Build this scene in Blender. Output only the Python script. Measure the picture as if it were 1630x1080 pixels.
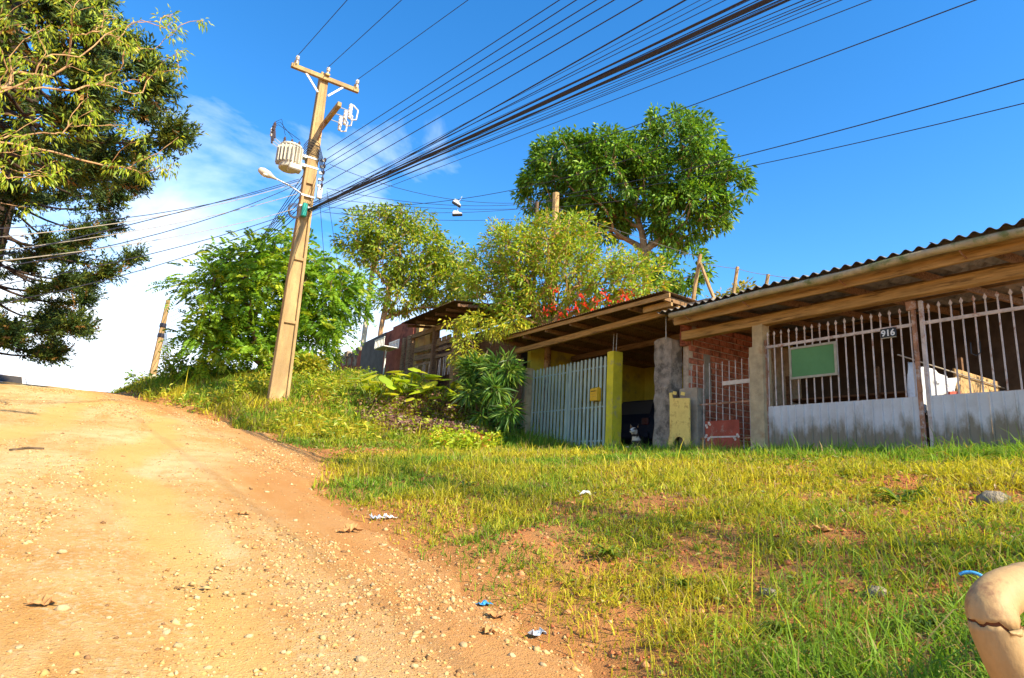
import bpy, math, random
import numpy as np
from mathutils import Matrix, Vector

for o in list(bpy.data.objects): bpy.data.objects.remove(o, do_unlink=True)
scene = bpy.context.scene
C = scene.collection
RNG = np.random.default_rng(7)
random.seed(7)

# ------------------------------------------------------------------ camera
EYE = np.array([0.0, 0.0, 1.6])
FPX, CXP, CYP = 975.65, 815.0, 540.0        # focal length in pixels of the 1630 px wide photograph
CAMM = np.array([[0.8342916662, -0.1674806658, -0.5252691142],
                 [-0.5481624316, -0.1501121736, -0.8227905468],
                 [0.0589522201, 0.9743800911, -0.2170439444]])
cam_d = bpy.data.cameras.new("camera"); cam = bpy.data.objects.new("camera", cam_d); C.objects.link(cam)
m4 = Matrix.Identity(4)
for r in range(3):
    for c in range(3): m4[r][c] = CAMM[r, c]
    m4[r][3] = EYE[r]
cam.matrix_world = m4
cam_d.sensor_fit = 'HORIZONTAL'; cam_d.sensor_width = 36.0; cam_d.lens = 36.0 * FPX / 1630.0
cam_d.clip_start = 0.05; cam_d.clip_end = 3000
scene.camera = cam

# ------------------------------------------------------------------ world, sun, exposure
SUN_AZ, SUN_EL = math.radians(163), math.radians(38)   # azimuth clockwise from +Y
world = bpy.data.worlds.new("World"); scene.world = world; world.use_nodes = True
wn = world.node_tree.nodes; wl = world.node_tree.links; wn.clear()
sky = wn.new("ShaderNodeTexSky"); sky.sky_type = 'NISHITA'; sky.sun_disc = False
sky.sun_elevation = SUN_EL; sky.sun_rotation = SUN_AZ; sky.altitude = 900; sky.air_density = 1.0; sky.dust_density = 0.3; sky.ozone_density = 2.5
hs = wn.new("ShaderNodeHueSaturation"); hs.inputs['Saturation'].default_value = 1.33; hs.inputs['Value'].default_value = 0.98
wl.new(sky.outputs[0], hs.inputs['Color'])
tc = wn.new("ShaderNodeTexCoord"); sep = wn.new("ShaderNodeSeparateXYZ"); wl.new(tc.outputs['Generated'], sep.inputs[0])
mp = wn.new("ShaderNodeMapping"); mp.inputs['Scale'].default_value = (1, 1, 2.2); mp.inputs['Location'].default_value = (0.3, 0.1, 0.2)
wl.new(tc.outputs['Generated'], mp.inputs[0])
nz1 = wn.new("ShaderNodeTexNoise"); nz1.inputs['Scale'].default_value = 2.6; nz1.inputs['Detail'].default_value = 8; nz1.inputs['Roughness'].default_value = 0.55
nz1.inputs['Distortion'].default_value = 0.4
wl.new(mp.outputs[0], nz1.inputs['Vector'])
def wmath(op, a, b=None, clamp=False):
    n = wn.new("ShaderNodeMath"); n.operation = op; n.use_clamp = clamp
    for i, s in enumerate((a, b)):
        if s is None: continue
        if isinstance(s, (int, float)): n.inputs[i].default_value = s
        else: wl.new(s, n.inputs[i])
    return n.outputs[0]
# a cloud bank low over the hill (the +Y quarter), thinning upwards and away
low = wmath('MULTIPLY', wmath('SUBTRACT', 0.57, sep.outputs['Z']), 2.3, True)
side = wmath('ADD', wmath('MULTIPLY', wmath('SUBTRACT', sep.outputs['Y'], sep.outputs['X']), 0.75), 0.12, True)
bank = wmath('MULTIPLY', low, side)
cl = wmath('MULTIPLY', wmath('SUBTRACT', wmath('ADD', nz1.outputs[0], wmath('MULTIPLY', bank, 0.75)), 0.72), 3.2, True)
mixc = wn.new("ShaderNodeMixRGB"); wl.new(cl, mixc.inputs[0]); wl.new(hs.outputs[0], mixc.inputs[1])
mixc.inputs[2].default_value = (4.4, 4.9, 5.5, 1)
bg = wn.new("ShaderNodeBackground"); bg.inputs[1].default_value = 0.135; wl.new(mixc.outputs[0], bg.inputs[0])
wo = wn.new("ShaderNodeOutputWorld"); wl.new(bg.outputs[0], wo.inputs[0])

sun_d = bpy.data.lights.new("sun", 'SUN'); sun_d.energy = 4.3; sun_d.angle = math.radians(0.55); sun_d.color = (1.0, 0.86, 0.62)
sun = bpy.data.objects.new("sun", sun_d); C.objects.link(sun)
sd = Vector((math.sin(SUN_AZ) * math.cos(SUN_EL), math.cos(SUN_AZ) * math.cos(SUN_EL), math.sin(SUN_EL)))
sun.rotation_euler = sd.to_track_quat('Z', 'Y').to_euler(); sun.location = (5, -20, 30)
vs = scene.view_settings; vs.view_transform = 'Standard'; vs.look = 'None'; vs.gamma = 1.0; vs.exposure = 1.38; vs.use_curve_mapping = False

# ------------------------------------------------------------------ helpers
def unit(v):
    v = np.asarray(v, float); return v / (np.linalg.norm(v, axis=-1, keepdims=True) + 1e-12)
def ray(u, v): return unit(CAMM @ np.array([(u - CXP), -(v - CYP), -FPX]))
def at(u, v, D):
    d = ray(u, v); return EYE + d * (D / math.hypot(d[0], d[1]))
def atX(u, v, X): d = ray(u, v); return EYE + d * (X / d[0])
def atY(u, v, Y): d = ray(u, v); return EYE + d * (Y / d[1])
def project(P):
    P = np.asarray(P, float); c = (P - EYE) @ CAMM
    dep = -c[..., 2]; return CXP + FPX * c[..., 0] / dep, CYP - FPX * c[..., 1] / dep, dep

def _h(ix, iy, s):
    n = (ix.astype(np.int64) * 374761393 + iy.astype(np.int64) * 668265263 + s * 1442695041) & 0x7fffffff
    n = ((n ^ (n >> 13)) * 1274126177) & 0x7fffffff
    return ((n ^ (n >> 16)) & 0xffff) / 65535.0
def vnoise(x, y, s=0):
    x = np.asarray(x, float); y = np.asarray(y, float)
    ix = np.floor(x); iy = np.floor(y); fx = x - ix; fy = y - iy
    fx = fx * fx * (3 - 2 * fx); fy = fy * fy * (3 - 2 * fy)
    a = _h(ix, iy, s); b = _h(ix + 1, iy, s); c = _h(ix, iy + 1, s); d = _h(ix + 1, iy + 1, s)
    return (a * (1 - fx) + b * fx) * (1 - fy) + (c * (1 - fx) + d * fx) * fy
def fbm(x, y, s=0, o=4):
    t = 0; a = 0.5; k = 1.0
    for i in range(o): t = t + a * vnoise(x * k, y * k, s + i * 17); a *= 0.5; k *= 2.03
    return t
def sstep(a, b, x): t = np.clip((x - a) / (b - a), 0, 1); return t * t * (3 - 2 * t)

ORG = {}
def org(parent):
    return ORG.get(parent.name, np.zeros(3)) if parent is not None else np.zeros(3)
def mesh_from(name, V, F, smooth=False):
    me = bpy.data.meshes.new(name)
    V = np.asarray(V, dtype=np.float32)
    if isinstance(F, np.ndarray):
        n = F.shape[1]; me.vertices.add(len(V)); me.vertices.foreach_set('co', V.ravel())
        me.loops.add(F.size); me.loops.foreach_set('vertex_index', F.astype(np.int32).ravel())
        me.polygons.add(len(F)); me.polygons.foreach_set('loop_start', np.arange(0, F.size, n, dtype=np.int32))
        me.update(calc_edges=True)
    else:
        me.from_pydata([tuple(map(float, p)) for p in V], [], F); me.update()
    if smooth: me.polygons.foreach_set('use_smooth', np.ones(len(me.polygons), dtype=bool))
    return me
def add_col(me, cols, name='col'):
    a = me.color_attributes.new(name, 'FLOAT_COLOR', 'POINT')
    c = np.ones((len(me.vertices), 4), np.float32); c[:, :3] = cols; a.data.foreach_set('color', c.ravel())
def tag(o, label=None, cat=None, group=None, kind=None):
    if label: o['label'] = label
    if cat: o['category'] = cat
    if group: o['group'] = group
    if kind: o['kind'] = kind
    return o
def link(name, me, mat=None, parent=None, loc=(0, 0, 0), rot=None, scale=None):
    o = bpy.data.objects.new(name, me); C.objects.link(o)
    if mat is not None and me is not None and len(me.materials) == 0: me.materials.append(mat)
    if parent is not None: o.parent = parent
    o.location = tuple(float(x) for x in loc)
    if rot is not None: o.rotation_euler = rot
    if scale is not None: o.scale = scale
    ORG[o.name] = org(parent) if parent is not None else np.array(loc, float)
    return o
def thing(name, label, cat, loc, group=None):
    o = link(name, None, loc=loc); o.empty_display_size = 0.2
    return tag(o, label, cat, group)
def meshobj(name, V, F, mat, parent=None, origin=None, smooth=False, col=None):
    """vertices given in world coordinates"""
    V = np.asarray(V, float)
    if parent is not None: og = org(parent); loc = (0, 0, 0)
    else:
        og = np.asarray(origin if origin is not None else (0, 0, 0), float); loc = og
    me = mesh_from(name, V - og, F, smooth)
    if col is not None: add_col(me, col)
    return link(name, me, mat, parent, loc)
def bevel(o, w, seg=1):
    m = o.modifiers.new('bevel', 'BEVEL'); m.width = w; m.segments = seg; m.limit_method = 'ANGLE'; m.angle_limit = math.radians(40); return o
def rotz(a): c, s = math.cos(a), math.sin(a); return np.array([[c, -s, 0], [s, c, 0], [0, 0, 1.0]])
def rotx(a): c, s = math.cos(a), math.sin(a); return np.array([[1, 0, 0], [0, c, -s], [0, s, c]])
def roty(a): c, s = math.cos(a), math.sin(a); return np.array([[c, 0, s], [0, 1, 0], [-s, 0, c]])
class MB:
    def __init__(self): self.v = []; self.f = []
    def _add(self, V, F):
        b = len(self.v); self.v.extend([np.asarray(p, float) for p in V]); self.f.extend([tuple(i + b for i in q) for q in F]); return self
    def hexa(self, P):   # bottom 4 ccw, top 4 ccw
        return self._add(P, [(3, 2, 1, 0), (4, 5, 6, 7), (0, 1, 5, 4), (1, 2, 6, 5), (2, 3, 7, 6), (3, 0, 4, 7)])
    def box(self, lo, hi):
        x0, y0, z0 = lo; x1, y1, z1 = hi
        return self.hexa([(x0, y0, z0), (x1, y0, z0), (x1, y1, z0), (x0, y1, z0), (x0, y0, z1), (x1, y0, z1), (x1, y1, z1), (x0, y1, z1)])
    def cbox(self, c, s, R=None):
        h = np.array(s) / 2; P = []
        for sz in (-1, 1):
            for sx, sy in ((-1, -1), (1, -1), (1, 1), (-1, 1)):
                p = np.array([sx, sy, sz]) * h
                if R is not None: p = R @ p
                P.append(p + np.array(c))
        return self.hexa(P)
    def beam(self, a, b, w, h, up=(0, 0, 1)):
        a = np.array(a, float); b = np.array(b, float); d = unit(b - a); s = unit(np.cross(d, up)); n = np.cross(s, d)
        P = [a - s * w / 2 - n * h / 2, a + s * w / 2 - n * h / 2, b + s * w / 2 - n * h / 2, b - s * w / 2 - n * h / 2]
        Q = [p + n * h for p in P]
        return self.hexa(P + Q)
    def tube(self, path, r, n=8, caps=True):
        path = [np.array(p, float) for p in path]; m = len(path)
        r = [r] * m if np.isscalar(r) else list(r)
        V = []; F = []; prev = None
        for i, p in enumerate(path):
            d = unit(path[min(i + 1, m - 1)] - path[max(i - 1, 0)])
            if prev is None:
                a = np.array([0, 0, 1.0]) if abs(d[2]) < 0.9 else np.array([1.0, 0, 0]); s = unit(np.cross(d, a))
            else: s = unit(prev - d * np.dot(prev, d))
            prev = s; t = np.cross(d, s)
            for k in range(n):
                q = 2 * math.pi * k / n; V.append(p + r[i] * (s * math.cos(q) + t * math.sin(q)))
        for i in range(m - 1):
            for k in range(n):
                k2 = (k + 1) % n; F.append((i * n + k, i * n + k2, (i + 1) * n + k2, (i + 1) * n + k))
        if caps: F.append(tuple(range(n - 1, -1, -1))); F.append(tuple((m - 1) * n + k for k in range(n)))
        return self._add(V, F)
    def prism(self, poly, off):
        n = len(poly); off = np.array(off, float); P = [np.array(p, float) for p in poly]
        F = [tuple(range(n - 1, -1, -1)), tuple(range(n, 2 * n))] + [(i, (i + 1) % n, n + (i + 1) % n, n + i) for i in range(n)]
        return self._add(P + [p + off for p in P], F)
    def lathe(self, c, prof, n=12, axis=(0, 0, 1)):
        ax = unit(np.array(axis, float)); a = np.array([1.0, 0, 0]) if abs(ax[0]) < 0.9 else np.array([0, 1.0, 0]); s = unit(np.cross(ax, a)); t = np.cross(ax, s)
        V = []; F = []; c = np.array(c, float)
        for (r, h) in prof:
            for k in range(n): q = 2 * math.pi * k / n; V.append(c + ax * h + r * (s * math.cos(q) + t * math.sin(q)))
        m = len(prof)
        for i in range(m - 1):
            for k in range(n): k2 = (k + 1) % n; F.append((i * n + k, i * n + k2, (i + 1) * n + k2, (i + 1) * n + k))
        F.append(tuple(range(n - 1, -1, -1))); F.append(tuple((m - 1) * n + k for k in range(n)))
        return self._add(V, F)
    def build(self, name, mat, parent=None, origin=None, smooth=False, bev=0, seg=1):
        o = meshobj(name, np.array(self.v), self.f, mat, parent, origin, smooth)
        if bev: bevel(o, bev, seg)
        return o
    def mesh(self, name, smooth=False): return mesh_from(name, np.array(self.v), self.f, smooth)
def rough(V, amp, sc=6, s=3):
    """uneven hand-made surface: push vertices about a little"""
    V = np.asarray(V, float)
    for k in range(3): V[:, k] += amp * (fbm(V[:, (k + 1) % 3] * sc + 9.1 * k, V[:, (k + 2) % 3] * sc + V[:, k] * sc * .7, s + k) - .47) * 2
    return V
def grid_box(lo, hi, st):
    """a box with subdivided faces, so that it can be roughened"""
    lo = np.array(lo, float); hi = np.array(hi, float); V = []; F = []
    for ax in range(3):
        a, b = (ax + 1) % 3, (ax + 2) % 3
        na = max(1, int(round((hi[a] - lo[a]) / st))); nb = max(1, int(round((hi[b] - lo[b]) / st)))
        for side in (0, 1):
            base = len(V)
            for i in range(na + 1):
                for j in range(nb + 1):
                    p = np.zeros(3); p[ax] = (lo, hi)[side][ax]; p[a] = lo[a] + (hi[a] - lo[a]) * i / na; p[b] = lo[b] + (hi[b] - lo[b]) * j / nb; V.append(p)
            for i in range(na):
                for j in range(nb):
                    q = [base + i * (nb + 1) + j, base + (i + 1) * (nb + 1) + j, base + (i + 1) * (nb + 1) + j + 1, base + i * (nb + 1) + j + 1]
                    F.append(tuple(q if side else q[::-1]))
    return np.array(V), F

# ------------------------------------------------------------------ materials
def _nt(name):
    m = bpy.data.materials.new(name); m.use_nodes = True; nt = m.node_tree; nt.nodes.clear()
    out = nt.nodes.new("ShaderNodeOutputMaterial"); return m, nt, out
def noise(nt, scale, detail=5, vec=None, rough=.6):
    n = nt.nodes.new("ShaderNodeTexNoise"); n.inputs['Scale'].default_value = scale; n.inputs['Detail'].default_value = detail; n.inputs['Roughness'].default_value = rough
    if vec is not None: nt.links.new(vec, n.inputs['Vector'])
    return n.outputs[0]
def ramp(nt, fac, stops):
    r = nt.nodes.new("ShaderNodeValToRGB"); e = r.color_ramp.elements
    while len(e) < len(stops): e.new(0.5)
    for i, (p, c) in enumerate(stops): e[i].position = p; e[i].color = (*c, 1) if len(c) == 3 else c
    nt.links.new(fac, r.inputs[0]); return r.outputs[0]
def mix(nt, fac, a, b, mode='MIX'):
    n = nt.nodes.new("ShaderNodeMixRGB"); n.blend_type = mode
    for i, s in enumerate((fac, a, b)):
        if isinstance(s, (int, float)): n.inputs[i].default_value = s
        elif isinstance(s, tuple): n.inputs[i].default_value = (*s, 1)
        else: nt.links.new(s, n.inputs[i])
    return n.outputs[0]
def pos(nt, scale=(1, 1, 1)):
    g = nt.nodes.new("ShaderNodeNewGeometry"); m = nt.nodes.new("ShaderNodeMapping"); m.inputs['Scale'].default_value = scale
    nt.links.new(g.outputs['Position'], m.inputs[0]); return m.outputs[0]
def bumpn(nt, h, strength, dist=0.02):
    b = nt.nodes.new("ShaderNodeBump"); b.inputs['Strength'].default_value = strength; b.inputs['Distance'].default_value = dist; nt.links.new(h, b.inputs['Height']); return b.outputs[0]
def principled(nt, out, col, rough=.8, spec=.3, metal=0, normal=None):
    p = nt.nodes.new("ShaderNodeBsdfPrincipled")
    if isinstance(col, tuple): p.inputs['Base Color'].default_value = (*col, 1)
    else: nt.links.new(col, p.inputs['Base Color'])
    p.inputs['Roughness'].default_value = rough; p.inputs['Specular IOR Level'].default_value = spec; p.inputs['Metallic'].default_value = metal
    if normal is not None: nt.links.new(normal, p.inputs['Normal'])
    nt.links.new(p.outputs[0], out.inputs[0]); return p
def pm(name, base, var=.3, scale=2.5, rgh=.85, spec=.25, bump=.35, bscale=45, col2=None, c2amt=.5, c2scale=1.3, stretch=(1, 1, 1), metal=0, bdist=.02):
    m, nt, out = _nt(name); v = pos(nt, stretch)
    b = np.array(base); lo = tuple(np.clip(b * (1 - var), 0, 1)); hi = tuple(np.clip(b * (1 + var), 0, 1))
    c = ramp(nt, noise(nt, scale, 8, v, .65), [(.3, lo), (.7, hi)])
    if col2 is not None:
        f = ramp(nt, noise(nt, c2scale, 7, v, .7), [(.62 - c2amt * .3, (0, 0, 0)), (.74 - c2amt * .3, (1, 1, 1))])
        c = mix(nt, f, c, tuple(col2))
    nb = bumpn(nt, noise(nt, bscale, 4, v), bump, bdist) if bump else None
    principled(nt, out, c, rgh, spec, metal, nb); return m
def leafmat(name, base, trans=.35, rgh=.5, spec=.35, attr=True, var=.25):
    m, nt, out = _nt(name); v = pos(nt)
    if attr:
        a = nt.nodes.new("ShaderNodeVertexColor"); a.layer_name = 'col'; c = mix(nt, 1.0, a.outputs[0], tuple(base), 'MULTIPLY')
    else:
        b = np.array(base); c = ramp(nt, noise(nt, 3, 4, v), [(.3, tuple(b * (1 - var))), (.7, tuple(b * (1 + var)))])
    p = nt.nodes.new("ShaderNodeBsdfPrincipled"); nt.links.new(c, p.inputs['Base Color']); p.inputs['Roughness'].default_value = rgh; p.inputs['Specular IOR Level'].default_value = spec
    t = nt.nodes.new("ShaderNodeBsdfTranslucent"); nt.links.new(mix(nt, 1.0, c, (1.25, 1.2, .6), 'MULTIPLY'), t.inputs[0])
    s = nt.nodes.new("ShaderNodeMixShader"); s.inputs[0].default_value = trans; nt.links.new(p.outputs[0], s.inputs[1]); nt.links.new(t.outputs[0], s.inputs[2])
    nt.links.new(s.outputs[0], out.inputs[0]); return m

M = {}
M['concrete'] = pm('concrete', (.34, .27, .19), .35, 3, .9, .2, .6, 60, (.16, .14, .11), .35)
M['pole'] = pm('pole_concrete', (.38, .255, .115), .42, 2, .9, .2, .5, 70, (.30, .20, .10), .35, 2.2, (1, 1, .35))
M['polebase'] = pm('pole_limewash', (.62, .56, .40), .2, 4, .9, .2, .4, 60)
M['rough_concrete'] = pm('rough_concrete', (.34, .27, .205), .45, 5, .95, .15, 1.0, 40, (.14, .115, .09), .4, 3, bdist=.04)
M['grey_post'] = pm('grey_post', (.46, .345, .20), .3, 4, .95, .15, .7, 60, (.36, .18, .07), .25, 1.2)
M['timber'] = pm('weathered_timber', (.26, .15, .07), .4, 4, .8, .2, .5, 60, (.10, .06, .03), .3, 3, (6, .6, 6))
M['fascia'] = pm('fascia_timber', (.44, .26, .10), .35, 4, .8, .2, .5, 60, (.16, .09, .04), .3, 3, (6, .5, 6))
M['dark_timber'] = pm('dark_timber', (.18, .10, .055), .4, 5, .85, .2, .5, 60, (.05, .03, .02), .3, 3, (6, .6, 6))
M['grey_plank'] = pm('grey_plank', (.27, .175, .11), .4, 5, .9, .15, .6, 60, (.07, .05, .035), .35, 3, (6, .6, 6))
M['stick'] = pm('bare_stick', (.42, .27, .12), .35, 6, .85, .2, .5, 60)
M['roofsheet'] = pm('fibre_cement', (.22, .20, .17), .35, 2, .95, .1, .5, 50, (.09, .085, .07), .4, 1.5)
M['gutter'] = pm('mossy_gutter', (.42, .33, .19), .35, 6, .9, .2, .6, 50, (.16, .17, .06), .4, 3)
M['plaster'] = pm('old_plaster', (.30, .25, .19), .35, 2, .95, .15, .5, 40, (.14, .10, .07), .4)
M['darkwall'] = pm('dark_plaster', (.075, .055, .04), .4, 2, .95, .1, .4, 40)  # very dark brown plaster for the back walls
M['brick'] = pm('clay_brick', (.50, .165, .09), .35, 9, .9, .15, .7, 60, (.22, .08, .05), .4, 4)
M['mortar'] = pm('mortar', (.52, .40, .28), .3, 8, .95, .1, .8, 50)
M['yellow'] = pm('yellow_paint', (.68, .56, .03), .18, 3, .7, .3, .4, 60, (.46, .36, .14), .3, 4)
M['yellow_wall'] = pm('yellow_wall_paint', (.60, .50, .06), .2, 2, .8, .2, .3, 40, (.34, .29, .08), .25)
M['yellow_board'] = pm('yellow_board', (.92, .60, .16), .2, 4, .8, .2, .4, 50, (.55, .30, .08), .3, 4)
M['mailbox'] = pm('mailbox_paint', (.78, .42, .02), .1, 4, .5, .4, .1, 60)
M['black'] = pm('black_paint', (.015, .015, .015), .2, 4, .5, .4, 0)
M['white'] = pm('white_paint', (.72, .72, .70), .1, 6, .6, .4, .1, 60)
M['slat'] = pm('pale_green_slat', (.42, .49, .41), .18, 5, .55, .4, .2, 50, (.30, .32, .24), .2, 3, (1, 1, .4))
M['bar'] = pm('primer_bar', (.52, .42, .36), .3, 8, .6, .4, .3, 80, (.30, .13, .07), .25, 6)
M['rust'] = pm('rust', (.36, .17, .09), .4, 8, .8, .3, .5, 70, (.52, .42, .36), .3, 5)
M['green_board'] = pm('green_board', (.10, .23, .085), .12, 2, .75, .25, .2, 50)
M['frame'] = pm('grey_frame', (.36, .31, .22), .2, 6, .7, .3, .2, 60)
M['red_sheet'] = pm('red_sheet', (.34, .065, .035), .25, 5, .7, .3, .3, 50, (.36, .25, .18), .15, 4)
M['scuff'] = pm('scuffed_primer', (.62, .50, .40), .2, 6, .8, .2, .2, 50)
M['maroon'] = pm('maroon_render', (.33, .105, .07), .25, 3, .95, .12, .5, 50, (.13, .05, .04), .3)
M['slate'] = pm('slate_render', (.15, .14, .13), .25, 3, .95, .12, .5, 50)
M['sandblock'] = pm('sandy_block', (.52, .36, .16), .25, 4, .95, .12, .6, 50)
M['pvc'] = pm('stained_pvc', (.40, .255, .105), .3, 9, .6, .35, .12, 60, (.24, .13, .06), .3, 9, (1, 1, .6))
M['pvc_clean'] = pm('clean_pvc', (.58, .54, .46), .1, 6, .5, .4, .1, 40)
M['pvc_in'] = pm('pipe_inside', (.16, .055, .025), .3, 6, .9, .1, .3, 40)
M['metal'] = pm('galvanised', (.45, .45, .44), .2, 8, .5, .5, .1, 60, metal=.3)
M['tank'] = pm('transformer_paint', (.46, .43, .35), .12, 4, .55, .4, .1, 50, (.36, .28, .18), .15, 3)
M['ceramic'] = pm('porcelain', (.66, .62, .55), .15, 8, .25, .5, 0)
M['darkceramic'] = pm('brown_porcelain', (.07, .05, .05), .2, 8, .25, .5, 0)
M['teal'] = pm('teal_plastic', (.02, .30, .24), .15, 8, .5, .4, 0)
M['cable'] = pm('cable_sheath', (.018, .018, .03), .2, 8, .55, .35, 0)
M['wire'] = pm('bare_wire', (.05, .05, .06), .2, 8, .5, .4, 0)
M['palewire'] = pm('pale_wire', (.30, .26, .20), .2, 8, .5, .4, 0)
M['bark'] = pm('bark', (.16, .11, .07), .4, 6, .95, .1, .8, 40, (.06, .045, .03), .35, 4)
M['obark'] = pm('orange_bark', (.46, .27, .13), .35, 6, .9, .15, .6, 40, (.20, .11, .06), .3, 4)
M['mbark'] = pm('tan_bark', (.34, .22, .12), .35, 6, .9, .15, .6, 40, (.15, .09, .05), .3, 4)
M['dbark'] = pm('dark_bark', (.06, .04, .03), .4, 6, .95, .1, .8, 40)
M['stone'] = pm('pale_stone', (.50, .36, .19), .3, 14, .9, .2, .5, 60, (.40, .25, .12), .35, 8)
M['rock'] = pm('grey_rock', (.26, .22, .16), .4, 6, .95, .15, 1.0, 30, (.13, .14, .07), .35, 4, bdist=.05)
M['blue'] = pm('blue_plastic', (.05, .30, .62), .25, 20, .35, .5, .3, 60)
M['greyblue'] = pm('greyblue_plastic', (.36, .42, .50), .25, 20, .4, .5, .3, 60)
M['leafdry'] = pm('dry_leaf', (.40, .21, .08), .3, 12, .8, .2, .2, 60)
M['whitecar'] = pm('white_car_paint', (.72, .66, .62), .04, 2, .25, .5, 0)
M['darkcar'] = pm('dark_car_paint', (.008, .009, .016), .1, 2, .6, .2, 0)
M['glass'] = pm('dark_glass', (.05, .045, .04), .1, 2, .35, .3, 0)
M['tyre'] = pm('tyre_rubber', (.02, .02, .02), .2, 8, .85, .2, .2, 60)
M['rim'] = pm('wheel_rim', (.40, .40, .40), .1, 8, .4, .5, 0, metal=.6)
M['taillight'] = pm('tail_lens', (.05, .008, .008), .1, 8, .3, .4, 0)
M['lens'] = pm('lamp_lens', (.60, .58, .52), .1, 8, .15, .5, 0)
M['lamphead'] = pm('lamp_head', (.50, .44, .34), .15, 8, .5, .4, 0)
M['tarp'] = pm('white_tarp', (.52, .54, .56), .18, 4, .6, .3, .5, 14, (.32, .33, .36), .3, 2)
# ------------------------------------------------------------------ terrain
_XEY = np.array([-60, -6, -1, .8, 2.6, 4, 6.7, 9, 10.5, 12.3, 14.7, 17.5, 21.7, 26, 32, 45, 400.])
_XEX = np.array([.6, .6, .75, 1.2, 2.2, 2.15, 2.1, 2.4, 2.9, 2.95, 2.6, 1.9, .95, .1, -.4, -.6, -.6])
def Xedge(Y): return np.interp(Y, _XEY, _XEX)
_RY = np.linspace(-400, 600, 4001)
_slope = .13 * sstep(-60, -10, _RY) * (1 - sstep(21, 33, _RY) * .93) - .05 * sstep(31, 37, _RY) * (1 - sstep(60, 75, _RY))
_RZ = np.cumsum(_slope) * (_RY[1] - _RY[0]); _RZ = _RZ - np.interp(0, _RY, _RZ) + .30
def road_z(Y): return np.interp(Y, _RY, _RZ)
def terr_z(Y): return 2.12 + 1.75 * sstep(14.4, 17.6, Y) + .20 * np.clip(Y - 17.3, 0, 4.4) + .088 * np.clip(Y - 21.7, 0, 12)
def base_z(X, Y):
    X = np.asarray(X, float); Y = np.asarray(Y, float)
    r = road_z(Y); T = np.maximum(terr_z(Y), r + .3); xe = Xedge(Y)
    t = np.clip((X - xe) / (9.2 - xe), 0, 1)
    p = 1.55 + 1.5 * sstep(11.5, 16.5, Y)
    z = r + (T - r) * (1 - (1 - t) ** p)
    z = z + .30 * np.exp(-(((X - 2.35) / .9) ** 2 + ((Y - .55) / .9) ** 2))
    z = z + .10 * sstep(15.5, 30, X) * (X - 15.5).clip(0, 60) * (1 - sstep(60, 120, X))
    z = z + np.where(X < -3.2, (1 - np.exp(-(-3.2 - X) / 3)) * .5, 0)
    return z
def near(X, Y): return 1 - sstep(25, 60, np.hypot(X - 2, Y - 8))
def ground_z(X, Y):
    X = np.asarray(X, float); Y = np.asarray(Y, float)
    k = sstep(Xedge(Y) - .4, Xedge(Y) + .9, X) * (1 - .75 * sstep(7.6, 9.0, X))
    z = base_z(X, Y) + near(X, Y) * (k * (.16 * (fbm(X * .9, Y * .9, 5) - .47) + .07 * (fbm(X * 4, Y * 4, 9) - .47)))
    return z
def road_h(X, Y):
    n = fbm(X * 1.3 + 3, Y * .45, 21) - .47; n2 = fbm(X * 5, Y * 4, 31) - .47
    rut = np.exp(-((X + .9 + .25 * np.sin(Y * .23)) / .32) ** 2) + np.exp(-((X - .75 + .25 * np.sin(Y * .23)) / .32) ** 2)
    return near(X, Y) * (.07 * n + .022 * n2 - .028 * rut)
def tracks(X, Y):
    w = .35 * np.sin(Y * .23) + (fbm(X * .4, Y * .35, 23) - .47) * 1.6
    return np.clip((np.exp(-((X + 1.0 + w) / .38) ** 2) + np.exp(-((X - .75 + w) / .34) ** 2)) * (.45 + 1.1 * fbm(X * 1.1, Y * .9, 25)), 0, 1)
def edge_noise(X, Y): return (fbm(X * .8 + 4, Y * .8, 41) - .47) * 1.3 + (fbm(X * 3.5, Y * 3.5, 44) - .47) * .55
def surf(X, Y):
    """top of the bare ground or road"""
    g = ground_z(X, Y); d = X - Xedge(Y) + edge_noise(X, Y) * .6
    r = ground_z(X, Y) + .03 + road_h(X, Y) - .12 * sstep(-.15, .5, d)
    return np.maximum(g, np.where((X > -3.6) & (X < 5) & (Y > -8) & (Y < 60), r, -99))
def gridmesh(xs, ys, zf):
    Xg, Yg = np.meshgrid(xs, ys, indexing='ij'); Z = zf(Xg, Yg); nx, ny = Xg.shape
    V = np.stack([Xg, Yg, Z], -1).reshape(-1, 3); i = np.arange(nx - 1)[:, None] * ny + np.arange(ny - 1)[None, :]
    F = np.stack([i, i + ny, i + ny + 1, i + 1], -1).reshape(-1, 4); return V, F
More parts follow.
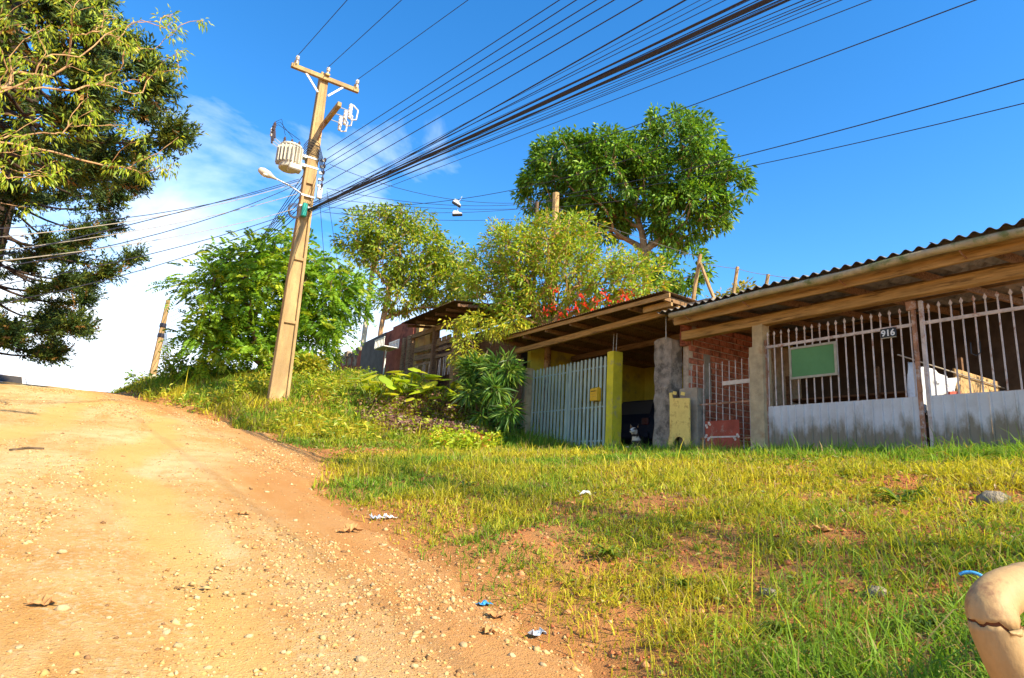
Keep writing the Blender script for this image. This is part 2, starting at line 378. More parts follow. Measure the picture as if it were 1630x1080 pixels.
def soilmat(name, road):
    m, nt, out = _nt(name); v = pos(nt)
    big = noise(nt, .55 if road else .9, 6, v, .6); mid = noise(nt, 3.0, 6, v, .65); fine = noise(nt, 28, 5, v, .7); grain = noise(nt, 90, 3, v, .7)
    at_ = nt.nodes.new('ShaderNodeVertexColor'); at_.layer_name = 'col'; sp_ = nt.nodes.new('ShaderNodeSeparateColor'); nt.links.new(at_.outputs[0], sp_.inputs[0]); edge, track = sp_.outputs[0], sp_.outputs[1]
    if road:
        c = ramp(nt, big, [(.36, (.54, .30, .095)), (.47, (.60, .39, .155)), (.60, (.65, .47, .225))])
        c = mix(nt, ramp(nt, mid, [(.45, (0, 0, 0)), (.72, (.6, .6, .6))]), c, (.42, .18, .04))
        c = mix(nt, ramp(nt, fine, [(.50, (0, 0, 0)), (.62, (.75, .75, .75))]), c, (.62, .48, .28))
        wash = noise(nt, 1.0, 6, pos(nt, (2.2, .5, 1)), .65); c = mix(nt, ramp(nt, wash, [(.50, (0, 0, 0)), (.66, (.8, .8, .8))]), c, (.52, .26, .075))
        c = mix(nt, ramp(nt, track, [(.25, (0, 0, 0)), (.8, (.75, .75, .75))]), c, (.66, .38, .12))
        c = mix(nt, ramp(nt, edge, [(.1, (0, 0, 0)), (.9, (.8, .8, .8))]), c, (.47, .215, .07))
        c = mix(nt, ramp(nt, grain, [(.28, (.7, .7, .7)), (.40, (0, 0, 0))]), c, (.34, .18, .065))
    else:
        c = ramp(nt, big, [(.35, (.40, .125, .045)), (.55, (.46, .19, .065)), (.70, (.38, .19, .07))])
        c = mix(nt, ramp(nt, mid, [(.42, (0, 0, 0)), (.66, (.7, .7, .7))]), c, (.26, .17, .06))
        c = mix(nt, ramp(nt, fine, [(.52, (0, 0, 0)), (.66, (.6, .6, .6))]), c, (.44, .20, .08))
        c = mix(nt, ramp(nt, edge, [(.1, (0, 0, 0)), (.9, (.9, .9, .9))]), c, (.47, .215, .07))
        c = mix(nt, ramp(nt, grain, [(.30, (.7, .7, .7)), (.42, (0, 0, 0))]), c, (.13, .055, .025))
    h = mix(nt, .5, fine, grain); b = bumpn(nt, h, 1.0, .035)
    principled(nt, out, c, .95, .1, 0, b); return m
M['road'] = soilmat('dirt_and_gravel', True); M['soil'] = soilmat('red_soil', False)
def axis(parts):
    return np.unique(np.concatenate([np.arange(a, b, s) for a, b, s in parts]))
gx = axis([(-900, -100, 100), (-100, -20, 10), (-20, -4, 1.5), (-4, 0, .5), (0, 10.3, .11), (10.3, 20, .8), (20, 100, 8), (100, 901, 100)])
gy = axis([(-900, -100, 100), (-100, -12, 8), (-12, -1, .8), (-1, 18, .12), (18, 34, .25), (34, 60, 2), (60, 120, 10), (120, 901, 60)])
def ground_mesh_z(X, Y):      # the soil dips under the road sheet so that it never shows through
    d = X - Xedge(Y) + edge_noise(X, Y) * .6
    return ground_z(X, Y) - .15 * (1 - sstep(-.7, -.25, d)) * sstep(-3.3, -2.8, X) * sstep(-8, -7, Y) * (1 - sstep(55, 59, Y))
V, F = gridmesh(gx, gy, ground_mesh_z)
def edge_d(V): return V[:, 0] - Xedge(V[:, 1]) + edge_noise(V[:, 0], V[:, 1]) * .6
gc = np.zeros((len(V), 3)); gc[:, 0] = np.exp(-np.maximum(0, edge_d(V)) / 1.1)
ground = tag(meshobj('ground', V, F, M['soil'], smooth=True, col=gc), 'red soil hillside and grassy bank', kind='structure')
rx = axis([(-3.6, 4.6, .075)]); ry = axis([(-8, -1, .5), (-1, 14, .085), (14, 30, .16), (30, 60, .8)])
def rz(X, Y):
    d = X - Xedge(Y) + edge_noise(X, Y) * .6; dl = -3.2 - X
    return ground_z(X, Y) + .03 + road_h(X, Y) - .12 * sstep(-.15, .5, d) - .2 * sstep(-.1, .4, dl)
V, F = gridmesh(rx, ry, rz)
gc = np.zeros((len(V), 3)); gc[:, 0] = sstep(-1.9, -.1, edge_d(V)); gc[:, 1] = tracks(V[:, 0], V[:, 1])
road = tag(meshobj('dirt_road', V, F, M['road'], smooth=True, col=gc), 'pale ochre dirt and gravel road climbing the hill', kind='structure')

# gravel: loose stones too small to pick apart
def blobs(P, S, seed, sub=True):
    """P centres, S (n,3) half sizes -> triangles of squashed irregular stones"""
    rng = np.random.default_rng(seed); n = len(P)
    if sub:
        t = (1 + 5 ** .5) / 2
        B = unit(np.array([[-1, t, 0], [1, t, 0], [-1, -t, 0], [1, -t, 0], [0, -1, t], [0, 1, t], [0, -1, -t], [0, 1, -t], [t, 0, -1], [t, 0, 1], [-t, 0, -1], [-t, 0, 1]]))
        T = np.array([[0, 11, 5], [0, 5, 1], [0, 1, 7], [0, 7, 10], [0, 10, 11], [1, 5, 9], [5, 11, 4], [11, 10, 2], [10, 7, 6], [7, 1, 8], [3, 9, 4], [3, 4, 2], [3, 2, 6], [3, 6, 8], [3, 8, 9], [4, 9, 5], [2, 4, 11], [6, 2, 10], [8, 6, 7], [9, 8, 1]])
    else:
        B = np.array([[1, 0, 0], [0, 1, 0], [-1, 0, 0], [0, -1, 0], [0, 0, 1], [0, 0, -1.0]]); T = np.array([[0, 1, 4], [1, 2, 4], [2, 3, 4], [3, 0, 4], [1, 0, 5], [2, 1, 5], [3, 2, 5], [0, 3, 5]])
    q = len(B); J = B[None] * (1 + rng.uniform(-.28, .28, (n, q, 1))) * S[:, None, :]
    a = rng.uniform(0, 6.28, n); b = rng.normal(0, .25, n); ca, sa, cb, sb = np.cos(a), np.sin(a), np.cos(b), np.sin(b)
    x = J[..., 0] * cb[:, None] - J[..., 2] * sb[:, None]; z = J[..., 0] * sb[:, None] + J[..., 2] * cb[:, None]; y = J[..., 1]
    V = np.stack([x * ca[:, None] - y * sa[:, None], x * sa[:, None] + y * ca[:, None], z], -1) + P[:, None, :]
    return V.reshape(-1, 3), (T[None] + (np.arange(n) * q)[:, None, None]).reshape(-1, 3), q
def in_view(P, m=90):      # what the photo sees, with room for a step to the side
    u, v, d = project(P); return (d > .75) & (u > -m * 2) & (u < 2150) & (v > -m) & (v < 1080 + 3 * m)
def scatter(n, xr, yr, fmask, seed, power=1.0, m=90):
    """points on the surface, denser near the camera"""
    rng = np.random.default_rng(seed)
    X = rng.uniform(*xr, n); t = rng.uniform(0, 1, n); Y = yr[0] + (yr[1] - yr[0]) * t ** power
    P = np.stack([X, Y, surf(X, Y)], -1); k = in_view(P, m) & (rng.uniform(0, 1, n) < fmask(X, Y)); return P[k]
def onroad(X, Y): return 1 - sstep(-.25, .45, X - Xedge(Y) + edge_noise(X, Y) * .6)
def gravel_mask(X, Y):
    band = sstep(.42, .62, fbm(X * 1.6, Y * .5, 61)); return (onroad(X, Y) * (.10 + .90 * band) * (1 - .8 * tracks(X, Y)) + .04 * (1 - onroad(X, Y)) * (X < Xedge(Y) + 1.2))
Pg = scatter(190000, (-2.2, 4.5), (1.8, 24), gravel_mask, 11, 2.7)
rng = np.random.default_rng(12); ng = len(Pg); sz = np.clip(np.exp(rng.normal(-5.25, .6, ng)), .0025, .022) * (1 + np.hypot(Pg[:, 0], Pg[:, 1]) * .035)
S = np.stack([sz * rng.uniform(.8, 1.5, ng), sz * rng.uniform(.7, 1.1, ng), sz * rng.uniform(.4, .8, ng)], -1); Pg[:, 2] += S[:, 2] * .05
V, T, q = blobs(Pg, S, 13, False)
pal = np.array([[.56, .38, .165], [.47, .28, .10], [.38, .20, .07], [.50, .37, .20], [.26, .14, .06]]); ci = rng.choice(5, ng, p=[.34, .28, .16, .14, .08])
m_, nt_, out_ = _nt('gravel'); a_ = nt_.nodes.new("ShaderNodeVertexColor"); a_.layer_name = 'col'; principled(nt_, out_, a_.outputs[0], .9, .2); M['gravel'] = m_
tag(meshobj('gravel', V, T, M['gravel'], col=np.repeat(pal[ci] * rng.uniform(.65, 1.15, (ng, 1)), q, 0)), 'fine loose gravel and grit strewn over the dirt road', 'gravel', kind='stuff')


# single stones one can pick out on the road
stones_px = [(283, 1030, 17), (265, 1008, 13), (98, 972, 20), (30, 1032, 12), (172, 985, 9), (300, 997, 12), (738, 1028, 15), (690, 985, 12), (575, 1052, 20), (485, 938, 10), (404, 948, 10), (360, 945, 10), (370, 955, 8), (525, 950, 9), (560, 1020, 12), (425, 784, 8), (470, 830, 9), (345, 905, 8), (640, 1010, 11), (600, 940, 9), (720, 955, 10), (545, 1000, 9), (450, 1040, 12), (330, 1065, 12), (120, 1070, 14), (100, 880, 13), (815, 1045, 13), (780, 1010, 11), (865, 1060, 12), (660, 1062, 13), (500, 870, 8), (585, 880, 9), (240, 960, 8), (205, 1010, 9), (395, 1015, 12), (520, 1065, 12)]
def hit(u, v):
    d = ray(u, v); t = np.linspace(.8, 60, 6000); P = EYE + d * t[:, None]; g = surf(P[:, 0], P[:, 1]); b = P[:, 2] < g
    if not b.any() or t[np.argmax(b)] > 24:      # sight line passes over the bank: stand the thing on the terrace edge
        q = EYE + d * (9.3 / d[0]); q[2] = float(ground_z(q[:1], q[1:2])[0]); return q, 9.3 / d[0]
    k = np.argmax(b); return P[k], t[k]
stone_meshes = []
for k in range(6):
    rr = np.random.default_rng(100 + k); V, T, q = blobs(np.zeros((1, 3)), np.array([[1, .75, .5]]), 100 + k, True); stone_meshes.append(mesh_from('stone', V, T)); stone_meshes[-1].materials.append(M['stone'])
for i, (u, v, w) in enumerate(stones_px):
    P, t = hit(u, v); s = w / FPX * t * .55
    o = link('stone', stone_meshes[i % 6], loc=(P[0], P[1], P[2] + s * .15), rot=(0, 0, i * 1.7), scale=(s, s, s * (.75 + .3 * (i % 3) / 2)))
    tag(o, 'pale tan stone lying loose on the gravel road', 'stone', 'loose stones on the dirt road')
# ------------------------------------------------------------------ grass
def blades(P, H, Wd, lean, seed, seg=2, curl=.5):
    """P (n,3) roots, H heights, Wd widths, lean (n,2) horizontal tip offset as a fraction of H"""
    rng = np.random.default_rng(seed); n = len(P); a = rng.uniform(0, 6.283, n); S = np.stack([np.cos(a), np.sin(a), np.zeros(n)], -1) * (Wd / 2)[:, None]
    L = np.concatenate([lean * H[:, None], np.zeros((n, 1))], 1); up = np.zeros((n, 3)); up[:, 2] = H
    rows = []
    for k in range(seg):
        t = k / seg; c = P + up * (t * (1 - curl * .35 * t)) + L * t ** 1.8; w = (1 - .35 * t); rows += [c - S * w, c + S * w]
    tip = P + up * (1 - curl * np.hypot(lean[:, 0], lean[:, 1]).clip(0, 1.2))[:, None] + L
    V = np.stack(rows + [tip], 1); q = V.shape[1]; T = []
    for k in range(seg - 1): b = 2 * k; T += [[b, b + 1, b + 3], [b, b + 3, b + 2]]
    b = 2 * (seg - 1); T.append([b, b + 1, q - 1]); T = np.array(T)
    return V.reshape(-1, 3), (T[None] + (np.arange(n) * q)[:, None, None]).reshape(-1, 3), q
def bank_zone(X, Y): return sstep(12.6, 15.0, Y + .3 * (X - 4))
BARE = []
for u_, v_, r_ in ((1150, 985, .20), (1110, 905, .26), (925, 905, .34), (1430, 768, .45), (1590, 795, .5), (860, 850, .45), (1335, 858, .30), (1490, 848, .32), (1250, 915, .22), (740, 850, .35), (1050, 800, .5), (1010, 980, .22)):
    q_ = hit(u_, v_)[0]; BARE.append((q_[0], q_[1], r_ * .7))
def grass_density(X, Y):
    d = X - Xedge(Y) + edge_noise(X, Y) * .6
    g = sstep(-.05, .9, d)
    patch = sstep(.36, .56, fbm(X * 1.9 + 20, Y * 1.9, 71)); clump = sstep(.26, .58, fbm(X * 5.0, Y * 5.0, 75))
    slope = (.34 + .66 * patch) * (.30 + .70 * clump)
    for bx, by, br in BARE: slope = slope * (1 - .92 * np.exp(-((((X - bx) ** 2 + ((Y - by) * 1.0) ** 2) / br ** 2) ** 2)))
    crest = sstep(7.4, 8.7, X); zone = bank_zone(X, Y)
    g = g * np.maximum(np.maximum(slope, crest), zone * .85)
    g = g * (1 - .93 * np.exp(-(((X - 4.3 - .2 * (Y - 11)) / 1.9) ** 2 + ((Y - 11.2) / .85) ** 2) ** 2))      # worn dirt strip up to the drive
    g = g * np.where(Y < 15.2, 1 - sstep(10.0, 10.12, X), 1 - sstep(8.75, 8.9, X))
    return g
def grass_height(X, Y):
    n = fbm(X * .9, Y * .9, 81)
    h = .03 + .08 * n + .06 * sstep(7.4, 8.8, X) + .11 * bank_zone(X, Y) + .035 * np.exp(-(((X - 2.6) / 1.2) ** 2 + ((Y - 1.3) / 1.3) ** 2))
    h = h + .06 * np.exp(-(((X - 3.6) / 1.2) ** 2 + ((Y - 8.6) / .9) ** 2))
    return h
def grass_layer(n, xr, yr, seed, power, seg, wmul, hmul=1.0):
    rng = np.random.default_rng(seed)
    X = rng.uniform(*xr, n); Y = yr[0] + (yr[1] - yr[0]) * rng.uniform(0, 1, n) ** power
    # gather blades in tufts
    tx = np.round(X / .11 + rng.normal(0, .22, n)) * .11 + rng.normal(0, .028, n); ty = np.round(Y / .11 + rng.normal(0, .22, n)) * .11 + rng.normal(0, .028, n)
    P = np.stack([tx, ty, ground_z(tx, ty)], -1); k = in_view(P, 70) & (rng.uniform(0, 1, n) < grass_density(tx, ty)); P = P[k]; n = len(P)
    D = np.hypot(P[:, 0], P[:, 1]); H = grass_height(P[:, 0], P[:, 1]) * np.exp(rng.normal(.05, .42, n)) * hmul; Wd = (.0036 + .00085 * D) * rng.uniform(.6, 1.3, n) * wmul
    a = rng.uniform(0, 6.283, n); r = np.abs(rng.normal(.72, .5, n)).clip(0, 1.8); lean = np.stack([np.cos(a) * r, np.sin(a) * r], -1)
    P[:, 2] -= .01
    V, T, q = blades(P, H, Wd, lean, seed + 1, seg)
    big = fbm(P[:, 0] * .7 + 3, P[:, 1] * .7, 91); cr = sstep(7.2, 8.8, P[:, 0]) * (P[:, 1] < 14.5); w = np.clip((big - .42) * 5 + rng.normal(0, .35, n) + .30 - .75 * cr - .3 * np.exp(-((P[:, 0] - 2.6) ** 2 + (P[:, 1] - 1.2) ** 2) / 2.5), 0, 1)[:, None]
    green = np.array([.19, .33, .03]); yellow = np.array([.50, .45, .035]); col = green * (1 - w) + yellow * w
    dry = (rng.uniform(0, 1, n) < .13)[:, None]; col = np.where(dry, np.array([.36, .27, .11]), col) * rng.uniform(.7, 1.25, (n, 1))
    return V, T, np.repeat(col, q, 0)
M['grass'] = leafmat('grass_blades', (1, 1, 1), .45, .55, .2)
Vs, Ts, Cs, off = [], [], [], 0
for args in ((210000, (1.0, 10.1), (-.6, 3.6), 201, 1.1, 3, 1.15), (190000, (1.2, 10.1), (3.4, 8), 209, 1.0, 2, 1.3), (280000, (1.5, 10.1), (7.5, 16), 203, 1.0, 2, 1.5), (110000, (-.6, 9), (13.5, 30), 205, 1.0, 2, 1.5)):
    V, T, c = grass_layer(*args); Vs.append(V); Ts.append(T + off); Cs.append(c); off += len(V)
V, T, c = grass_layer(24000, (1.2, 6.5), (.3, 7), 207, 1.3, 3, .95, 1.45); Vs.append(V); Ts.append(T + off); Cs.append(c); off += len(V)     # long seeding blades
V = np.concatenate(Vs); T = np.concatenate(Ts); c = np.concatenate(Cs); print('grass tris', len(T))
tag(meshobj('grass', V, T, M['grass'], col=c), 'patchy yellow green grass covering the bank beside the road', 'grass', kind='stuff')
# ------------------------------------------------------------------ right garage: gates 4.3..7.0, wicket 7.3..9.0
F0 = 10.2; ZT = 2.26                      # facade plane and lot level
def panelmat():
    m, nt, out = _nt('stained_white_sheet'); v = pos(nt)
    c = ramp(nt, noise(nt, 3, 6, v), [(.3, (.48, .455, .43)), (.7, (.62, .61, .60))])
    g = nt.nodes.new("ShaderNodeNewGeometry"); s = nt.nodes.new("ShaderNodeSeparateXYZ"); nt.links.new(g.outputs['Position'], s.inputs[0])
    mr = nt.nodes.new("ShaderNodeMapRange"); mr.inputs[1].default_value = 3.15; mr.inputs[2].default_value = 2.35; mr.inputs[3].default_value = -.24; mr.inputs[4].default_value = .26; nt.links.new(s.outputs[2], mr.inputs[0])
    st = noise(nt, 1.0, 7, pos(nt, (3.0, 3.0, 1.1)), .7); ad = nt.nodes.new("ShaderNodeMath"); nt.links.new(st, ad.inputs[0]); nt.links.new(mr.outputs[0], ad.inputs[1])
    c = mix(nt, ramp(nt, ad.outputs[0], [(.42, (0, 0, 0)), (.62, (.85, .85, .85))]), c, (.17, .125, .055))
    principled(nt, out, c, .6, .35, 0, bumpn(nt, noise(nt, 30, 3, v), .15)); return m
M['panel'] = panelmat()

g_house = thing('garage_building', 'low garage with grey corrugated roof and timber beams behind the spear topped gates', 'building', (12, 6, ZT))
MB().box((10.32, .2, ZT - .3), (15, 9.0, ZT + .06)).build('floor_slab', M['rough_concrete'], g_house)
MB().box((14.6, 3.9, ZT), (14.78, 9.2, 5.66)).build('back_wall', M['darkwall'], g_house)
# brick side wall that runs back from the pillar (faces down the street)
bw = MB().box((10.37, 9.02, ZT), (14.6, 9.16, 5.15)).build('side_wall', M['mortar'], g_house)
bm = MB().box((-.114, -.008, -.058), (.114, .05, .058)).mesh('brick'); bm.materials.append(M['brick'])
rs = random.Random(5); hc = .14
for r in range(21):
    for k in range(10):
        x = 10.38 + .125 + k * .252 + (.126 if r % 2 else 0); z = ZT + .075 + r * hc
        if x > 12.7: continue
        if x < 10.75 and z > 4.75: continue
        o = link('brick', bm, None, bw, (x - 12 + rs.uniform(-.004, .004), 9.0 + rs.uniform(-.006, .006) - 6, z - ZT + rs.uniform(-.003, .003)), (rs.uniform(-.02, .02), 0, rs.uniform(-.015, .015)))
# hollow blocks stacked at the wall end, their cells facing the street
hb = MB(); w, h, t = .15, .135, .012
for yy in (0, w / 3, 2 * w / 3, w): hb.box((0, yy - t / 2, 0), (.19, yy + t / 2, h))
for zz in (0, h / 2, h): hb.box((.004, -t / 2 - .001, zz - t / 2), (.186, w + t / 2 + .001, zz + t / 2))
hbm = hb.mesh('hollow_block'); hbm.materials.append(M['brick'])
for k in range(6): link('hollow_block', hbm, None, bw, (10.26 - 12, 9.0 - 6 + rs.uniform(-.01, .01), 4.62 + k * .155 - ZT))
# concrete pillar with ragged top
V, F = grid_box((10.0, 9.17, ZT - .3), (10.34, 9.67, 4.8), .09); sel = V[:, 2] > 4.6; V[sel, 2] -= .5 * np.abs(V[sel, 1] - 9.42) ** 1.5
meshobj('pillar', rough(V, .035, 5, 21), F, M['rough_concrete'], g_house, smooth=False)
V, F = grid_box((10.1, 8.55, ZT - .3), (10.36, 9.03, 3.62), .09); meshobj('lower_pier', rough(V, .015, 6, 25), F, M['concrete'], g_house)
V, F = grid_box((10.85, 8.955, 3.5), (11.05, 9.01, 4.5), .09); meshobj('mortar_band', rough(V, .03, 6, 27), F, M['plaster'], g_house)
# concrete post between wicket and gate
V, F = grid_box((10.08, 6.98, ZT - .3), (10.34, 7.27, 4.28), .1); meshobj('post', rough(V, .012, 6, 31), F, M['grey_post'], g_house)
V, F = grid_box((10.12, 7.0, 4.281), (10.34, 7.22, 4.72), .1); meshobj('post', rough(V, .01, 6, 33), F, M['grey_post'], g_house)
MB().box((10.1, 1.0, ZT - .3), (10.34, 1.24, 4.72)).build('post', M['grey_post'], g_house, bev=.015)
# beams, rafters, fascia, roof sheets, gutter
MB().box((10.12, .6, 4.70), (10.30, 9.0, 4.89)).build('front_beam', M['fascia'], g_house, bev=.01)
MB().box((9.62, .5, 4.90), (9.68, 8.75, 5.08)).build('fascia_board', M['fascia'], g_house, bev=.006)
for k in range(8):
    y = .9 + k * 1.13; MB().beam((9.69, y, 5.02), (14.7, y, 5.50), .06, .12).build('rafter', M['timber'], g_house)
for k, x in enumerate((9.85, 11.3, 12.8, 14.2)):
    z = 5.09 + (x - 9.69) * .0958; MB().box((x - .025, .6, z), (x + .025, 9.1, z + .05)).build('batten', M['timber'], g_house)
def sheet(y0, y1, x0, x1, z0, z1, pitch=.177, amp=.028, th=.007):
    n = max(8, int((y1 - y0) / pitch * 10)); ys = np.linspace(y0, y1, n + 1); xs = np.linspace(x0, x1, 5); V = []; 
    for s in (0, 1):
        for x in xs:
            for y in ys: V.append((x, y, z0 + (z1 - z0) * (x - x0) / (x1 - x0) + amp * math.cos(2 * math.pi * y / pitch) + th * s))
    F = []; q = len(xs) * (n + 1)
    for i in range(len(xs) - 1):
        for j in range(n):
            a = i * (n + 1) + j; F.append((a, a + n + 1, a + n + 2, a + 1)[::-1]); F.append((q + a, q + a + n + 1, q + a + n + 2, q + a + 1))
    for j in range(n): F.append((j, j + 1, q + j + 1, q + j)); a = (len(xs) - 1) * (n + 1) + j; F.append((a + 1, a, q + a, q + a + 1))
    for i in range(len(xs) - 1): a = i * (n + 1); F.append((a + n + 1, a, q + a, q + a + n + 1)); a += n; F.append((a, a + n + 1, q + a + n + 1, q + a))
    return np.array(V), F
rs = random.Random(9)
for k in range(8):
    y0 = .45 + k * 1.062; dz = .009 * (k % 2)
    back = 14.95 if y0 > 2.7 else 11.9      # the rear corner of the roof is open, so sun falls in
    V, F = sheet(y0, y0 + 1.15, 9.36 + rs.uniform(-.03, .03), back, 5.155 + dz + rs.uniform(0, .012), 5.155 + .0939 * (back - 9.36) + dz)
    meshobj('roof_sheet', V, F, M['roofsheet'], g_house, smooth=True)
gp = [(9.40, y, 5.055 + .012 * math.sin(y * 2.1)) for y in np.linspace(.4, 8.65, 24)]
MB().tube(gp, [.062 + .006 * math.sin(i * 1.9) for i in range(24)], 10).build('gutter', M['gutter'], g_house, smooth=True)
for y in (1.6, 3.4, 5.1, 6.9, 8.3): MB().beam((9.41, y, 4.99), (9.62, y, 4.93), .015, .02).build('gutter_bracket', M['rust'], g_house)
# rubble on the wall head: loose bricks and a slab
V, F = grid_box((10.0, 8.05, 5.30), (10.5, 8.75, 5.45), .12)
o = meshobj('concrete_slab', rough(V, .02, 6, 41), F, M['plaster'], origin=(10.2, 8.4, 5.30)); tag(o, 'sunlit broken slab lying on the garage roof by the leaning sticks', 'slab')
for k, (y, z, a) in enumerate(((8.93, 5.60, .1), (8.84, 5.29, -.15), (9.12, 5.62, .3))):
    o = MB().cbox((10.25, y, z), (.2, .2, .09), rotz(a)).build('loose_brick', M['brick'], origin=(10.25, y, z - .045), bev=.006)
    tag(o, ['red brick balanced on the wall head at the roof joint', 'red brick lying at the end of the gutter below the wall head', 'red brick on the wall head beside the carport roof'][k], 'brick', 'loose bricks on the wall head')

# interior: white sheet hung across, boxes, sun patch falls through the open rear corner
tp = thing('hanging_tarp', 'crumpled white sheet hung up inside the garage behind the right gate', 'tarp', (11.6, 4.75, ZT + .9))
xs = np.linspace(10.6, 12.55, 40); zs = np.linspace(3.0, 3.82, 14); V = []; 
for x in xs:
    for z in zs: V.append((x, 4.75 + .05 * math.sin(x * 5.1 + z * 2) + .03 * math.sin(x * 13 - z * 5), z - .1 * math.sin(x * 1.7) ** 2 * (z > 3.6)))
F = [(i * 14 + j, (i + 1) * 14 + j, (i + 1) * 14 + j + 1, i * 14 + j + 1) for i in range(39) for j in range(13)]
o = meshobj('cloth', V, F, M['tarp'], tp, smooth=True); so = o.modifiers.new('thickness', 'SOLIDIFY'); so.thickness = .006
MB().tube([(10.4, 4.75, 3.86), (14.55, 4.75, 3.84)], .012, 6).build('line', M['palewire'], tp)
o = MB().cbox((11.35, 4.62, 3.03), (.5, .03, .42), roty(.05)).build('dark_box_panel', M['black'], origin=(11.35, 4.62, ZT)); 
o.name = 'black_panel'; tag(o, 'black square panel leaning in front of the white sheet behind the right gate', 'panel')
o = MB().cbox((12.0, 4.62, 3.3), (.42, .03, .3), roty(-.12)).build('red_poster', M['red_sheet'], origin=(12.0, 4.62, 3.15)); tag(o, 'small faded red poster on the white sheet behind the right gate', 'poster')
o = MB().box((12.5, 4.78, 2.9), (14.4, 4.81, 3.95)).build('sun_patch_sheet', M['stick'], origin=(13.4, 4.8, 2.9)); tag(o, 'orange sheet standing in for the sunlit patch behind the right gate', 'sun patch')  # added sheet, the warm sunlight of the patch is put into its orange colour
shelf = thing('storage_shelf', 'dark timber shelf with clutter deep inside the garage', 'shelf', (13.6, 6.6, ZT + .06))
for z in (3.05, 3.7): MB().box((13.3, 4.95, z), (13.9, 8.6, z + .035)).build('board', M['dark_timber'], shelf)
for y in (4.97, 6.5, 8.55): MB().box((13.32, y, ZT + .06), (13.4, y + .07, 4.3)).build('upright', M['dark_timber'], shelf)
o = MB().cbox((11.2, 6.4, 2.75), (.7, .8, .75), rotz(.2)).build('cardboard_box', M['dark_timber'], origin=(11.2, 6.4, 2.38), bev=.01); tag(o, 'dark crate on the garage floor behind the green board', 'crate')

# gates with spear topped bars
spear = MB(); spear._add([(0, 0, .105), (0, .027, .045), (0, 0, -.01), (0, -.027, .045), (.009, 0, .045), (-.009, 0, .045)], [(0, 1, 4), (1, 2, 4), (2, 3, 4), (3, 0, 4), (1, 0, 5), (2, 1, 5), (3, 2, 5), (0, 3, 5)])
spear_m = spear.mesh('spearhead'); spear_m.materials.append(M['bar'])
bar_m = MB().box((-.008, -.009, 0), (.008, .009, 1.34)).mesh('bar'); bar_m.materials.append(M['bar'])
slw = .1475
sl = MB(); sl._add([(0, 0, 0), (0, slw - .034, 0), (-.022, slw - .026, 0), (-.022, slw - .008, 0), (0, slw - .001, 0)] + [(0, 0, .92), (0, slw - .034, .92), (-.022, slw - .026, .92), (-.022, slw - .008, .92), (0, slw - .001, .92)], [(i, i + 1, i + 6, i + 5) for i in range(4)])
slat_m = sl.mesh('panel_slat'); slat_m.materials.append(M['panel'])
def spear_gate(label, y0, n, posts):
    g = thing('gate', label, 'gate', (F0, y0, ZT)); y1 = y0 + n * slw
    rs = random.Random(int(y0 * 10))
    for k in range(n):
        b = link('bar', bar_m, None, g, (rs.uniform(-.004, .004), (k + .45) * slw + rs.uniform(-.008, .008), 3.12 - ZT), (0, rs.uniform(-.006, .006), 0)); link('spearhead', spear_m, None, b, (0, 0, 1.34))
        link('panel_slat', slat_m, None, g, (-.012 + rs.uniform(-.003, .003), k * slw, 3.13 - .92 - ZT + rs.uniform(-.004, .002)))
    MB().box((F0 - .014, y0, 4.235), (F0 + .014, y1, 4.285)).build('top_rail', M['bar'], g)
    MB().box((F0 - .008, y0, 3.10), (F0 + .03, y1, 3.135)).build('mid_rail', M['bar'], g)
    MB().box((F0 + .004, y0, ZT + .1), (F0 + .03, y1, ZT + .14)).build('bottom_rail', M['rust'], g)
    for yy, mt, top in posts: MB().box((F0 - .03, yy - .026, ZT - .1), (F0 + .03, yy + .026, top)).build('stile', M[mt], g, bev=.004)
    return g
gate1 = spear_gate('spear topped gate with white sheet skirt and house number, left of the pair', 4.37, 18, ((4.385, 'rust', 4.62), (6.99, 'rust', 4.4)))
MB().cbox((F0 - .025, 4.40, 4.56), (.03, .14, .14)).build('latch_plate', M['rust'], gate1)
for z in (3.25, 3.75): MB().cbox((F0 - .035, 4.36, z), (.03, .05, .12)).build('hinge', M['rust'], gate1)
gate2 = spear_gate('spear topped gate with clean white sheet skirt, right of the pair at photo edge', 1.3, 20, ((4.27, 'bar', 4.62), (1.28, 'rust', 4.4)))
MB().tube([(F0 - .02, 3.66, 3.86), (F0 - .03, 3.66, 3.7), (F0 - .03, 3.60, 3.66), (F0 - .03, 3.55, 3.7), (F0 - .02, 3.55, 3.86)], .009, 6).build('hook', M['black'], gate2)

# green board hung on the gate, plate with the house number
gb = thing('notice_board', 'blank green board in a pale frame hung on the left spear gate', 'board', (F0 - .05, 6.2, 3.5))
p = [atX(u, v, F0 - .05) for u, v in ((1258, 604), (1334, 598), (1331, 545), (1256, 553))]
yl, yr = (p[0][1] + p[3][1]) / 2, (p[1][1] + p[2][1]) / 2; zb, zt = (p[0][2] + p[1][2]) / 2, (p[2][2] + p[3][2]) / 2
MB().box((F0 - .052, yr + .03, zb + .03), (F0 - .04, yl - .03, zt - .03)).build('panel', M['green_board'], gb)
for nm, lo, hi in (('frame_bottom', (yr, zb), (yl, zb + .04)), ('frame_top', (yr, zt - .04), (yl, zt)), ('frame_side', (yr, zb + .04), (yr + .04, zt - .04)), ('frame_side', (yl - .04, zb + .04), (yl, zt - .04))):
    MB().box((F0 - .066, lo[0], lo[1]), (F0 - .036, hi[0], hi[1])).build(nm, M['frame'], gb)
npx = atX(1414, 530, F0 - .04)
pl = thing('house_number_plate', 'small black plate with white digits 916 on the gate rail', 'number plate', (F0 - .04, npx[1], npx[2] - .08))
MB().box((F0 - .05, npx[1] - .115, npx[2] - .075), (F0 - .03, npx[1] + .115, npx[2] + .075)).build('plate', M['black'], pl, bev=.003)
